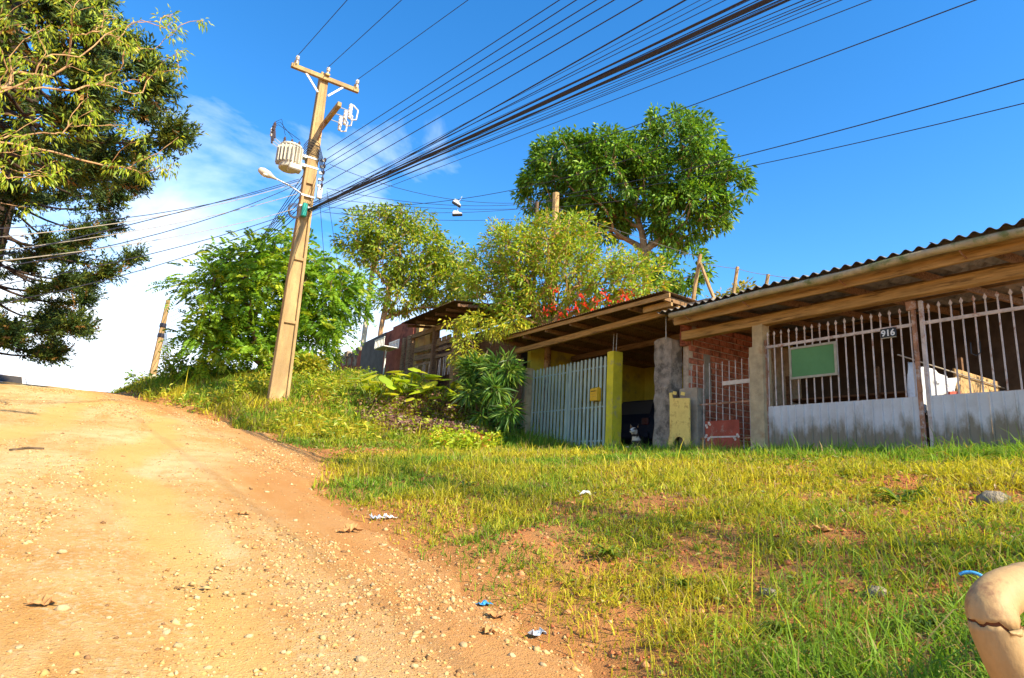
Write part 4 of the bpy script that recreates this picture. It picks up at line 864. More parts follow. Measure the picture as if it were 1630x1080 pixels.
wire((PX + .2, PY - .18, 9.6), (PX + .75, PY - .1, 7.0), .02, .008, 'dark drop cable hanging down right of the pole', None, 'cable', 'drop_cable'); wire((PX + .5, PY - .15, 9.3), (PX + 1.6, PY + .6, 6.4), .03, .007, 'second drop cable slanting away right of the pole', None, 'cable', 'drop_cable')
# a pair of shoes thrown over the wires
def shoe(c, ang, label):
    s = thing('shoe', label, 'shoe', tuple(c), 'pair of shoes slung over a wire'); R = np.array(CAMM[:, 0]); U = np.array([0, 0, 1.0]); Rr = math.cos(ang) * R + math.sin(ang) * U; Ur = -math.sin(ang) * R + math.cos(ang) * U; N = np.cross(Rr, Ur)
    f = lambda x, y: np.array(c) + Rr * x + Ur * y
    sole = [f(-.15, -.05), f(.14, -.05), f(.165, -.03), f(.16, 0), f(-.15, 0), f(-.17, -.02)]; up = [f(-.145, 0), f(.155, 0), f(.15, .03), f(.07, .055), f(0, .10), f(-.06, .115), (f(-.14, .11)), f(-.155, .05)]
    MB().prism([p - N * .05 for p in sole], N * .1).build('sole', M['black'], s, bev=.008); MB().prism([p - N * .044 for p in up], N * .088).build('upper', M['white'], s, bev=.012)
    MB().tube([f(0, .09), f(.01, .2), f(-.01, .3)], .006, 5).build('lace', M['white'], s)
shoe(at(727, 325, 18.3), -.55, 'upper white trainer dangling tilted from the wires'); shoe(at(728, 341.5, 18.3), .03, 'lower white trainer dangling level from the wires')
wire(at(520, 316, 17.3), at(1000, 318, 19.5), .35, .007, 'service wire strung from the pole toward the big tree', 'service wires to the right', 'cable', 'service_wire')

# ------------------------------------------------------------------ vehicles
def car(label, c, ang, paint, L=3.9, name='parked_car'):
    o = thing(name, label, 'car', tuple(c)); R = rotz(ang); c = np.array(c)
    def T(x, y, z): return c + R @ np.array([x, y, z])
    prof = [(-L / 2, .32), (-L / 2 + .05, .72), (-L / 2 + .2, .92), (-L / 2 + .55, 1.36), (-L / 2 + .95, 1.44), (.35, 1.42), (1.05, .95), (L / 2 - .25, .84), (L / 2 - .03, .66), (L / 2, .32), (1.62, .24), (-1.5, .24)]
    n = len(prof); rows = []
    for s in (-1, -.86, .86, 1):
        for (x, z) in prof:
            hw = .8 if z < 1.0 else .8 - (z - .95) * .42; inset = 1 if abs(s) < 1 else .94; rows.append(T(x * (inset if abs(s) == 1 else 1), s * hw, .85 + (z - .85) * (.97 if abs(s) == 1 else 1)))
    F = [tuple(range(n - 1, -1, -1)), tuple(3 * n + i for i in range(n))] + [(k * n + i, k * n + (i + 1) % n, (k + 1) * n + (i + 1) % n, (k + 1) * n + i) for k in range(3) for i in range(n)]
    F = [f[::-1] for f in F]
    meshobj('body', rows, F, M[paint], o, smooth=False)
    def win(pts, nm):
        m = MB(); m.prism([T(*p) for p in pts], (R @ np.array([0, 0, .0])) + np.array([0, 0, .004])); m.build(nm, M['glass'], o)
    for s in (-1, 1):
        hw = lambda z: s * (.8 - (z - .95) * .42 + .004); win([(-L / 2 + .42, hw(1.0), 1.0), (-L / 2 + .72, hw(1.34), 1.34), (-.25, hw(1.34), 1.34), (-.25, hw(1.0), 1.0)], 'side_window'); win([(-.18, hw(1.0), 1.0), (-.18, hw(1.34), 1.34), (.34, hw(1.34), 1.34), (.86, hw(1.0), 1.0)], 'side_window')
    win([(-L / 2 + .225, -.62, .97), (-L / 2 + .50, -.52, 1.33), (-L / 2 + .50, .52, 1.33), (-L / 2 + .225, .62, .97)], 'rear_window'); win([(.985, -.66, 1.01), (.45, -.55, 1.37), (.45, .55, 1.37), (.985, .66, 1.01)], 'windscreen')
    for sx in (-1.22, 1.22):
        for s in (-1, 1):
            w = MB().lathe(T(sx, s * .62, .29), [(.2, 0), (.28, .01), (.29, .05), (.29, .15), (.28, .18), (.2, .19)], 18, R @ np.array([0, s, 0])).build('wheel', M['tyre'], o); MB().lathe(T(sx, s * .80, .29), [(.18, 0), (.17, .018), (.05, .02)], 14, R @ np.array([0, s, 0])).build('rim', M['rim'], w)
    for s in (-1, 1): MB().cbox(T(L / 2 - .02, s * .58, .62), (.1, .26, .12), R).build('headlight', M['lens'], o, bev=.02); MB().cbox(T(-L / 2 + .06, s * .62, .76), (.08, .2, .18), R).build('tail_light', M['taillight'], o, bev=.02)
    MB().cbox(T(L / 2 - .01, 0, .38), (.12, 1.5, .16), R).build('bumper', M[paint], o, bev=.03); MB().cbox(T(-L / 2 + .02, 0, .42), (.12, 1.5, .18), R).build('bumper', M[paint], o, bev=.03)
cz = at(14, 611, 42); car('white car parked beyond the crest, only its roof showing', (cz[0], 42, 1.6 + 42 * .0855 - 1.42), math.pi / 2 + .05, 'whitecar')
car('dark car parked inside the carport behind the slatted gate', (13.0, 11.9, ZT + .10), .1, 'darkcar')

# ------------------------------------------------------------------ dog lying in the carport opening
def dog(c, label):
    d = thing('dog', label, 'dog', tuple(c)); me = bpy.data.meshes.new('body'); c = np.array(c)
    # x forward = toward the street (-X world), y = left, built lying with head raised
    J = [((-.32, 0, .17), .13), ((-.12, 0, .18), .14), ((.08, 0, .20), .15), ((.18, 0, .27), .11), ((.25, 0, .37), .085), ((.29, 0, .45), .10), ((.36, 0, .44), .078), ((.44, 0, .415), .045), ((.48, 0, .41), .036),
         ((.16, .1, .12), .065), ((.22, .11, .05), .04), ((.40, .10, .04), .034), ((.46, .10, .04), .036), ((.16, -.1, .12), .065), ((.22, -.11, .05), .04), ((.40, -.10, .04), .034), ((.46, -.10, .04), .036),
         ((-.30, .15, .12), .10), ((-.14, .2, .06), .05), ((-.02, .19, .04), .035), ((-.30, -.15, .12), .10), ((-.14, -.2, .06), .05), ((-.02, -.19, .04), .035), ((-.44, .02, .12), .04), ((-.6, .12, .05), .025)]
    E_ = [(0, 1), (1, 2), (2, 3), (3, 4), (4, 5), (5, 6), (6, 7), (7, 8), (2, 9), (9, 10), (10, 11), (11, 12), (2, 13), (13, 14), (14, 15), (15, 16), (0, 17), (17, 18), (18, 19), (0, 20), (20, 21), (21, 22), (0, 23), (23, 24)]
    me.from_pydata([j[0] for j in J], E_, []); o = bpy.data.objects.new('body_tmp', me); C.objects.link(o); sk = o.modifiers.new('skin', 'SKIN'); sb = o.modifiers.new('sub', 'SUBSURF'); sb.levels = 2; sb.render_levels = 2
    for i, j in enumerate(J): me.skin_vertices[0].data[i].radius = (j[1], j[1])
    me.skin_vertices[0].data[0].use_root = True
    dg = bpy.context.evaluated_depsgraph_get(); em = bpy.data.meshes.new_from_object(o.evaluated_get(dg)); bpy.data.objects.remove(o, do_unlink=True)
    n = len(em.vertices); co = np.zeros(n * 3, np.float32); em.vertices.foreach_get('co', co); co = co.reshape(-1, 3)
    white = ((co[:, 0] > .30) & (co[:, 2] > .36) & (np.abs(co[:, 1]) < .035 + .09 * (co[:, 2] < .45))) | ((co[:, 0] > .38) & (co[:, 2] < .12)) | ((co[:, 0] > .2) & (co[:, 2] > .2) & (co[:, 2] < .3))
    tan = (co[:, 0] > .28) & (co[:, 2] > .36) & ~white
    col = np.where(white[:, None], (.75, .66, .54), np.where(tan[:, None], (.10, .045, .02), (.012, .010, .012))); add_col(em, col)
    em.polygons.foreach_set('use_smooth', np.ones(len(em.polygons), bool)); m, nt, out = _nt('dog_fur'); a = nt.nodes.new("ShaderNodeVertexColor"); a.layer_name = 'col'; principled(nt, out, a.outputs[0], .7, .3, 0, bumpn(nt, noise(nt, 120, 3, pos(nt)), .4)); em.materials.clear(); em.materials.append(m)
    o = link('body', em, None, d); rot = (0, 0, math.pi + .35); o.rotation_euler = rot; Rm = rotz(math.pi + .35)
    def part(nm, mb, mat): V = (np.array(mb.v) @ Rm.T) + c; return meshobj(nm, V, mb.f, mat, d, smooth=True)
    for s in (-1, 1):
        part('ear', MB()._add([(.26, s * .05, .53), (.31, s * .10, .50), (.285, s * .105, .60), (.25, s * .085, .52)], [(0, 1, 2), (1, 3, 2), (3, 0, 2), (0, 3, 1)]), M['dog_tan'])
        part('eye', MB().lathe((.375, s * .042, .475), [(.004, -.01), (.013, -.005), (.013, .004), (.004, .009)], 8, (1, s * .4, .3)), M['black'])
    part('nose', MB().lathe((.515, 0, .425), [(.006, -.016), (.02, -.008), (.02, .006), (.006, .014)], 8, (1, 0, .2)), M['black'])
M['dog_tan'] = pm('dog_ear_fur', (.30, .17, .09), .3, 20, .8, .2, .4, 100)
dp = atX(1012, 712, 10.55); dog((10.62, dp[1] - .05, ZT + .10), 'black dog with a white face lying in the carport opening beside the yellow post')

# ------------------------------------------------------------------ broken drain pipe, litter
pc = thing('drain_pipe', 'cracked orange stained plastic drain pipe elbow sticking out of the grass', 'pipe', tuple(at(1600, 1040, 2.0)))
R_ = .051
def pdp(u, v, D): return at(u, v, D)
e0 = pdp(1800, 902, 2.7); e1 = pdp(1660, 928, 2.2); e2 = pdp(1607, 939, 2.02); e3 = pdp(1580, 962, 1.94); e4 = pdp(1583, 992, 1.92)
def smooth_path(ps, k=6):
    ps = [np.array(p) for p in ps]; out = []
    for i in range(len(ps) - 1):
        p0 = ps[max(i - 1, 0)]; p1 = ps[i]; p2 = ps[i + 1]; p3 = ps[min(i + 2, len(ps) - 1)]
        for t in np.linspace(0, 1, k, endpoint=False): out.append(.5 * ((2 * p1) + (-p0 + p2) * t + (2 * p0 - 5 * p1 + 4 * p2 - p3) * t * t + (-p0 + 3 * p1 - 3 * p2 + p3) * t ** 3))
    return out + [ps[-1]]
def shell(path, r, n, ragged0=0, ragged1=0, th=.007, seed=0):
    rng = np.random.default_rng(seed); path = [np.array(p) for p in path]; m = len(path); V = []; F = []; prev = None
    for layer in (0, 1):
        prev = None
        for i, p in enumerate(path):
            d = unit(path[min(i + 1, m - 1)] - path[max(i - 1, 0)]); s = unit(np.cross(d, (0, 0, 1))) if prev is None else unit(prev - d * np.dot(prev, d)); prev = s; t = np.cross(d, s)
            for k in range(n):
                q = 2 * math.pi * k / n; sh_ = 0
                if i == 0 and ragged0: sh_ = ragged0 * (math.sin(q * 2 + 1) * .5 + .5 * math.sin(q * 5 + seed) + .3 * math.sin(q * 11))
                if i == m - 1 and ragged1: sh_ = ragged1 * (math.sin(q * 2 + 1) * .5 + .5 * math.sin(q * 5 + seed) + .3 * math.sin(q * 11))
                V.append(p + d * sh_ + (r[i] - th * layer) * (s * math.cos(q) + t * math.sin(q)))
    for layer in (0, 1):
        b = layer * m * n
        for i in range(m - 1):
            for k in range(n): f = (b + i * n + k, b + i * n + (k + 1) % n, b + (i + 1) * n + (k + 1) % n, b + (i + 1) * n + k); F.append(f if layer == 0 else f[::-1])
    for i in (0, m - 1):
        for k in range(n): f = (i * n + k, i * n + (k + 1) % n, m * n + i * n + (k + 1) % n, m * n + i * n + k); F.append(f[::-1] if i == 0 else f)
    return V, F
f0 = pdp(1584, 998, 1.92); f1 = pdp(1612, 1060, 1.93); f2 = pdp(1655, 1140, 1.98)
def rings(path, r, n):
    path = [np.array(p) for p in path]; m = len(path); out = []; prev = None
    for i, p in enumerate(path):
        d = unit(path[min(i + 1, m - 1)] - path[max(i - 1, 0)]); s = unit(np.cross(d, (0, 0, 1))) if prev is None else unit(prev - d * np.dot(prev, d)); prev = s; t = np.cross(d, s)
        out.append((p, d, s, t))
    return out
NP = 40; eb0 = e0 + (e0 - e1) * np.array([1.2, 1.2, 0]); eb0[2] = gz(eb0[0], eb0[1]) - .25; full = smooth_path([eb0, e0, e1, e2, e3, e4, f1, f2], 6); fr = rings(full, R_, NP); cut = 30
def crackline(q): return .010 * math.sin(q * 2 + .6) + .006 * math.sin(q * 5 + 2) + .003 * math.sin(q * 13)
def pipe_part(i0, i1, rad, end, gapf, nm, mat):
    V = []; th = .006; m = i1 - i0 + 1
    for layer in (0, 1):
        for i in range(i0, i1 + 1):
            p, d, s, t = fr[i]
            for k in range(NP):
                q = 2 * math.pi * k / NP; sh_ = 0
                if i == end: sh_ = crackline(q) + gapf * (.35 + .65 * math.sin(q * .5 + .4) ** 2)
                rr = rad(i) - th * layer; V.append(p + d * sh_ + rr * (s * math.cos(q) + t * math.sin(q)))
    F = []
    for layer in (0, 1):
        b_ = layer * m * NP
        for i in range(m - 1):
            for k in range(NP): f = (b_ + i * NP + k, b_ + i * NP + (k + 1) % NP, b_ + (i + 1) * NP + (k + 1) % NP, b_ + (i + 1) * NP + k); F.append(f if layer == 0 else f[::-1])
    for i in (0, m - 1):
        for k in range(NP): f = (i * NP + k, i * NP + (k + 1) % NP, m * NP + i * NP + (k + 1) % NP, m * NP + i * NP + k); F.append(f[::-1] if i == 0 else f)
    return meshobj(nm, V, F, mat, pc, smooth=True)
def rad_e(i): return R_ * (1.09 if i in (13, 14) else 1.0)
pipe_part(0, cut, rad_e, cut, 0, 'elbow', M['pvc']); pipe_part(cut, len(full) - 1, lambda i: R_ * 1.05, cut, .016, 'lower_pipe', M['pvc']); pipe_part(cut - 3, cut + 4, lambda i: R_ * .93, -1, 0, 'inner_sleeve', M['pvc_in'])
def scrap(u, v, w, mat, label, cat='litter', name='plastic_scrap', seed=0):
    P, t = hit(u, v); s = w / FPX * t; rng = np.random.default_rng(seed); n = 7; V = []
    for i in range(n):
        for j in range(5): V.append(P + np.array([(i / (n - 1) - .5) * s * (1 + .3 * rng.normal()), (j / 4 - .5) * s * .6, .012 + abs(rng.normal(0, s * .16))]))
    F = [(i * 5 + j, (i + 1) * 5 + j, (i + 1) * 5 + j + 1, i * 5 + j + 1) for i in range(n - 1) for j in range(4)]; o = meshobj(name, V, F, M[mat], origin=P); m = o.modifiers.new('thickness', 'SOLIDIFY'); m.thickness = .003; tag(o, label, cat)
scrap(771, 966, 22, 'blue', 'crumpled bright blue plastic scrap at the grass edge', seed=1); scrap(855, 1014, 22, 'greyblue', 'greyish blue plastic scrap right of the bright blue one', seed=2)
scrap(598, 828, 16, 'greyblue', 'crumpled grey plastic where grass meets the road', seed=3); scrap(618, 827, 20, 'white', 'thin white wrapper at the upper grass edge by the road', seed=4); scrap(935, 790, 24, 'white', 'pale paper scrap on the grass below the yellow post', seed=5)
for i, (u, v, w) in enumerate(((555, 848, 26), (790, 985, 30), (1310, 848, 26), (780, 1010, 22), (65, 966, 26), (390, 820, 14))):
    scrap(u, v, w, 'leafdry', ['curled dry leaf at the road edge below the grey plastic', 'dry brown leaf beside the bright blue scrap', 'upright dry leaf on the lawn below the green board', 'small dark dry leaf under the blue scrap', 'dry leaf on the road at left photo edge', 'dark dry leaf in the middle of the gravel road'][i], 'dry leaf', 'dry_leaf', 20 + i)
q = [pdp(1527, 915, 2.6) + np.array([0, 0, .0]), pdp(1537, 911.5, 2.6), pdp(1550, 912, 2.6), pdp(1563, 917, 2.6)]
tag(MB().tube(smooth_path(q), .006, 6).build('blue_cord', M['blue'], origin=q[0], smooth=True), 'short piece of blue cord in the grass behind the pipe', 'cord')
for i, (u, v, w, lab) in enumerate(((1583, 800, 50, 'half buried grey stone near the right edge of the lawn'), (1395, 945, 34, 'half buried brown stone in the shaded grass left of the pipe'), (1228, 945, 30, 'dark half buried stone in the middle of the lower lawn'))):
    P, t = hit(u, v); s = w / FPX * t * .5; V, T, _ = blobs(P[None], np.array([[s, s * .8, s * .55]]), 300 + i, True); tag(meshobj('rock', V, T, M['rock'], origin=P), lab, 'rock')
P0, _ = hit(70, 716); P1, _ = hit(15, 718); tag(MB().tube([P0 + np.array([0, 0, .01]), (P0 + P1) / 2 + np.array([0, .1, .03]), P1 + np.array([0, 0, .01])], .014, 5).build('fallen_twig', M['bark'], origin=P0), 'dark fallen twig lying across the road at left', 'twig')
# ------------------------------------------------------------------ trees and plants
def leaves(P, D, L, Wd, rng, droop=.15, fold=.25, shape=.45):
    """folded pointed leaves: base, left, tip, right"""
    n = len(P); D = unit(D); R = unit(rng.normal(0, 1, (n, 3))); S = unit(np.cross(D, R)); N = np.cross(S, D); N = N * np.sign(N[:, 2:] + 1e-6)
    L = L[:, None]; W2 = Wd[:, None] / 2; mid = P + D * L * shape
    tip = P + D * L; tip[:, 2] -= (L[:, 0] * droop)
    V = np.stack([P, mid - S * W2 + N * W2 * fold, tip, mid + S * W2 + N * W2 * fold], 1).reshape(-1, 3)
    T = (np.array([[0, 1, 2], [0, 2, 3]])[None] + (np.arange(n) * 4)[:, None, None]).reshape(-1, 3)
    return V, T
def frusta(A, B, ra, rb, n=5):
    m = len(A); d = unit(B - A); ref = np.where(np.abs(d[:, 2:]) < .9, np.array([[0, 0, 1.0]]), np.array([[1.0, 0, 0]])); s = unit(np.cross(d, ref)); t = np.cross(d, s); V = []
    for P, r in ((A, ra), (B, rb)):
        for k in range(n): q = 2 * math.pi * k / n; V.append(P + r[:, None] * (s * math.cos(q) + t * math.sin(q)))
    V = np.stack(V, 1).reshape(-1, 3); F = []
    for k in range(n): F.append([k, (k + 1) % n, n + (k + 1) % n, n + k])
    F = (np.array(F)[None] + (np.arange(m) * 2 * n)[:, None, None]).reshape(-1, 4); return V, F
def skeleton(trunk, targets, rng, r_tip, r_base, jit=.12, lift=.12, step=3):
    N = [np.array(p, float) for p in trunk]; par = [-1] + list(range(len(trunk) - 1)); ntr = len(trunk); start = max(1, ntr // 2)
    root = N[start]; order = np.argsort(np.linalg.norm(targets - root, axis=1)); cost = [0.0] * ntr
    for i in range(1, ntr): cost[i] = cost[i - 1] + np.linalg.norm(N[i] - N[i - 1])
    for ti in order:
        T = targets[ti]; A = np.array(N[start:]); dd = np.linalg.norm(A - T, axis=1); below = np.maximum(0, A[:, 2] - T[2] + .1) * 1.2; c = dd * 1.0 + np.array(cost[start:]) * .45 + below
        j = int(np.argmin(c)) + start; A0 = N[j]; L = np.linalg.norm(T - A0); prev = j
        for k in range(1, step + 1):
            f = k / step; p = A0 + (T - A0) * f + np.array([0, 0, lift * L * math.sin(math.pi * f)]) + (rng.normal(0, jit * L * .35, 3) if k < step else 0); N.append(p); par.append(prev); cost.append(cost[prev] + L / step); prev = len(N) - 1
    n = len(N); cnt = np.zeros(n)
    ch = np.zeros(n, int)
    for i in range(n):
        if par[i] >= 0: ch[par[i]] += 1
    cnt[ch == 0] = 1
    for i in range(n - 1, 0, -1): cnt[par[i]] += cnt[i]
    r = r_tip * cnt ** .5; r = np.minimum(r, r_base); N = np.array(N); par = np.array(par); k = par >= 0
    return N[par[k]], N[k], np.maximum(r[par[k]] * .92, r[k]), r[k], N
def blob_points(blobs, n, rng, shell=.55, mind=0):
    vol = np.array([b[1][0] * b[1][1] * b[1][2] for b in blobs]) ** .8; pr = vol / vol.sum(); ci = rng.choice(len(blobs), n, p=pr); d = unit(rng.normal(0, 1, (n, 3))); r = rng.uniform(shell ** 3, 1, n) ** (1 / 3)
    Cn = np.array([b[0] for b in blobs])[ci]; Rr = np.array([b[1] for b in blobs])[ci]; return Cn + d * r[:, None] * Rr, Cn, d
def pxblob(u, v, D, ru, rv, dep=None):
    c = at(u, v, D); dist = np.linalg.norm(c - EYE); a = ru / FPX * dist; b = rv / FPX * dist; return (c, np.array([a, dep if dep else a, b]))
def palette(n, rng, cols, probs):
    cols = np.array(cols, float); return cols[rng.choice(len(cols), n, p=probs)] * rng.uniform(.75, 1.25, (n, 1))
M['foliage'] = leafmat('foliage', (1, 1, 1), .45, .45, .4)
M['glossy'] = leafmat('glossy_foliage', (1, 1, 1), .3, .45, .3)
def tree(name, label, cat, trunk, blobs, ncl, nlf, L, W, cols, probs, seed, bark='bark', mat='foliage', r_tip=.012, r_base=.25, spread=.28, droop=.25, shell=.55, kind='leaf', group=None, outward=.7, sag=0.0, lift=.12, part='crown'):
    rng = np.random.default_rng(seed); g0 = np.array(trunk[0], float); g0[2] = gz(g0[0], g0[1]) - .1
    if g0[2] < trunk[0][2]: trunk = [g0] + list(trunk)
    t = thing(name, label, cat, tuple(trunk[0]), group)
    T, Cn, d = blob_points(blobs, ncl, rng, shell); A, B, ra, rb, N = skeleton(trunk, T, rng, r_tip, r_base, lift=lift)
    V, F = frusta(A, B, ra, rb); meshobj('trunk', V, F, M[bark], t, smooth=True)
    # clumps of leaves on the twig ends, and a few along the twigs
    n = ncl * nlf; ci = np.repeat(np.arange(ncl), nlf); cen = T[ci]; off = rng.normal(0, 1, (n, 3)); off = unit(off) * rng.uniform(.1, 1, (n, 1)) * spread; off[:, 2] -= sag * rng.uniform(0, 1, n)
    P = cen + off; out = unit(P - Cn[ci]); D = unit(off) * .8 + out * outward + rng.normal(0, .35, (n, 3)); D[:, 2] -= droop
    if kind == 'leaf':
        LL = L * rng.uniform(.6, 1.25, n); WW = W * rng.uniform(.7, 1.2, n); V, T2 = leaves(P, D, LL, WW, rng, droop * .5); col = np.repeat(palette(n, rng, cols, probs) * np.repeat(rng.uniform(.8, 1.2, (ncl, 1)), nlf, 0), 4, 0)
    else:   # pinnate fronds: pairs of leaflets along a drooping rachis
        m = 9; LL = L * rng.uniform(.6, 1.2, n); D = unit(D); S = unit(np.cross(D, rng.normal(0, .35, (n, 3)) + np.array([0, 0, 1.0]))); PP = []; DD = []; l2 = []
        for k in range(m):
            f = .15 + .85 * k / (m - 1); p = P + D * (LL * f)[:, None]; p[:, 2] -= LL * .35 * f * f
            for s in (-1, 1): PP.append(p); DD.append(S * s + D * .45 + np.array([0, 0, -.12])); l2.append(W * (1 - .5 * abs(f - .45)) * np.ones(n))
        PP = np.concatenate(PP); DD = np.concatenate(DD); l2 = np.concatenate(l2); V, T2 = leaves(PP, DD, l2, l2 * .42, rng, .1, .1); base = palette(n, rng, cols, probs); col = np.repeat(np.concatenate([base] * (2 * m)), 4, 0)
    meshobj(part, V, T2, M[mat], t, col=col); return t
def path(*p, k=4): return smooth_path([np.array(q, float) for q in p], k)

G_MID = [(.075, .165, .02), (.11, .21, .025), (.05, .11, .02), (.17, .25, .03)]
# big glossy tree
b0 = at(1030, 560, 23); b1 = at(1026, 400, 23); b2 = at(1010, 330, 23)
big = [pxblob(985, 290, 23, 92, 60, 2.2), pxblob(960, 258, 23, 60, 40, 1.8), pxblob(1075, 262, 23, 74, 72, 2.2), pxblob(1090, 345, 23, 66, 46, 2), pxblob(900, 270, 23, 58, 52, 1.8), pxblob(1060, 222, 23, 60, 40, 1.6), pxblob(1132, 300, 23, 40, 50, 1.6), pxblob(950, 350, 23, 60, 30, 1.4), pxblob(868, 300, 23.5, 40, 45, 1.2), pxblob(1080, 430, 22, 45, 40, 1.1), pxblob(865, 245, 23, 14, 20, .4)]
tree('broadleaf_tree', 'large rounded tree with dense glossy dark green leaves behind the carport', 'tree', path(b0, b1, b2, k=3), big, 1050, 34, .235, .095, [(.085, .20, .018), (.13, .26, .02), (.22, .36, .025), (.055, .13, .016)], [.33, .33, .24, .10], 401, 'mbark', 'glossy', .009, .17, .30, .35, .55)
# yellowish shrub tree full of fine stems, with red bracts
c0 = at(870, 575, 18.5); c1 = at(872, 520, 18.5)
yb_ = [pxblob(880, 430, 18.5, 95, 85, 1.9), pxblob(830, 420, 18.5, 60, 70, 1.5), pxblob(960, 450, 18.0, 70, 60, 1.4), pxblob(1010, 450, 17.5, 45, 45, 1.1), pxblob(900, 370, 18.5, 60, 35, 1.2), pxblob(790, 460, 18.8, 50, 50, 1.1), pxblob(860, 500, 18.3, 80, 30, 1.2), pxblob(800, 385, 18.8, 30, 40, .8), pxblob(762, 430, 19, 34, 40, .8)]
poin = tree('flowering_shrub', 'tall yellow green flowering shrub with thin stems and red bracts over the carport', 'shrub', path(c0, c1, at(875, 470, 18.5), k=3), yb_, 900, 26, .17, .052, [(.33, .42, .025), (.23, .37, .025), (.48, .45, .03), (.15, .26, .02), (.48, .28, .04)], [.34, .3, .18, .1, .08], 403, 'obark', 'foliage', .008, .14, .26, .22, .35)
rng = np.random.default_rng(5)
fl = [(948, 478), (930, 484), (968, 476), (985, 480), (995, 474), (1005, 468), (918, 489), (905, 495), (946, 497), (893, 500), (885, 464), (880, 488), (975, 492), (868, 497), (1000, 478), (958, 468), (925, 470), (990, 466)]
for i, (u, v) in enumerate(fl):
    c = at(u, v, 16.6 + rng.uniform(0, .5)); n = 12; P = np.repeat(c[None], n, 0) + rng.normal(0, .05, (n, 3)); D = rng.normal(0, 1, (n, 3)) - CAMM[:, 2] * -.5; V, T2 = leaves(P, D, np.full(n, .12), np.full(n, .055), rng, .2); meshobj('red_bract', V, T2, M['foliage'], poin, col=np.repeat(palette(n, rng, [(.75, .06, .02), (.6, .03, .015)], [.6, .4]), 4, 0))
# bright feathery shrub tree around the pole
d0 = at(415, 640, 22)
gb_ = [pxblob(430, 470, 22, 95, 75, 1.8), pxblob(350, 480, 22, 62, 60, 1.4), pxblob(520, 470, 22, 65, 70, 1.4), pxblob(460, 415, 22, 75, 42, 1.3), pxblob(380, 430, 22, 50, 30, 1.1), pxblob(490, 540, 21.5, 45, 40, 1.1), pxblob(335, 545, 22, 45, 35, 1), pxblob(552, 470, 22, 25, 30, .8), pxblob(420, 545, 22, 60, 40, 1.2)]
tree('feathery_shrub', 'bright green feathery leaved shrub tree spreading behind the tall pole', 'shrub', path(d0, at(420, 580, 22), at(430, 520, 22), k=3), gb_, 420, 6, .54, .18, [(.17, .33, .02), (.24, .40, .022), (.38, .46, .025), (.09, .19, .02)], [.4, .32, .16, .12], 405, 'bark', 'foliage', .012, .16, .36, .3, .35, 'pinnate')
# tree with orange limbs behind the maroon wall
e0_ = at(603, 600, 30); 
yt = [pxblob(650, 400, 30, 85, 55, 1.8), pxblob(600, 370, 30, 55, 35, 1.3), pxblob(690, 450, 30, 60, 45, 1.4), pxblob(570, 385, 30, 40, 30, 1), pxblob(735, 470, 29, 40, 50, 1.1), pxblob(650, 350, 30, 45, 20, 1), pxblob(720, 410, 30, 40, 30, 1), pxblob(640, 470, 30, 50, 35, 1.2)]
tree('orange_limbed_tree', 'open tree with orange sunlit limbs behind the maroon wall', 'tree', path(e0_, at(606, 530, 30), at(618, 470, 30), k=3), yt, 640, 22, .26, .10, [(.30, .38, .025), (.19, .30, .022), (.11, .18, .018), (.48, .44, .03)], [.36, .34, .16, .14], 407, 'obark', 'foliage', .010, .13, .32, .3, .35, lift=.05)
# shrub hanging over fence, hedge behind roof, bushes on the verge
tree('creeper', 'yellow green creeper tumbling over the plank fence by the carport', 'creeper', path(at(780, 610, 17.5), at(775, 560, 17.5), k=3), [pxblob(780, 520, 17.5, 55, 18, .5), pxblob(742, 560, 17.2, 22, 30, .4), pxblob(820, 520, 17, 40, 14, .4), pxblob(735, 520, 17.5, 35, 15, .4)], 80, 24, .15, .045, [(.52, .46, .03), (.32, .38, .025), (.2, .28, .02)], [.4, .4, .2], 409, 'bark', 'foliage', .004, .02, .2, .5, .2)
tree('hedge_bush', 'yellowish bush tops showing above the garage roof behind the sticks', 'bush', path(at(1190, 560, 20), at(1190, 500, 20), k=3), [pxblob(1180, 478, 20, 38, 22, .7), pxblob(1230, 480, 20, 25, 16, .5), pxblob(1150, 485, 20, 20, 14, .5)], 90, 24, .17, .07, [(.34, .30, .05), (.22, .24, .03), (.40, .30, .06)], [.45, .3, .25], 411, 'bark', 'foliage', .008, .05, .22, .2, .2)
for i, (u, v, D, ru, rv, lab) in enumerate(((300, 590, 24, 40, 22, 'low green bush left of the feathery shrub at the verge'), (255, 615, 30, 45, 16, 'small bush at the foot of the leaning crest pole'), (360, 600, 23, 40, 22, 'low leafy bush under the feathery shrub'), (490, 585, 20.5, 22, 18, 'yellowish bush right of the tall pole foot'), (470, 590, 21, 35, 25, 'leafy bush directly behind the tall pole foot'))):
    tree('verge_bush', lab, 'bush', path(at(u, v + rv + 25, D), at(u, v + rv * .5, D), k=3), [pxblob(u, v, D, ru, rv, ru / FPX * D * .8), pxblob(u - ru * .4, v + rv * .5, D, ru * .6, rv * .7), pxblob(u + ru * .5, v + rv * .4, D, ru * .6, rv * .7)], 80, 22, .19, .08, [(.18, .30, .02), (.12, .23, .018), (.36, .38, .025)] if i != 3 else [(.48, .42, .04), (.34, .36, .03), (.18, .26, .02)], [.4, .35, .25], 420 + i, 'bark', 'foliage', .008, .05, .25, .25, .15)

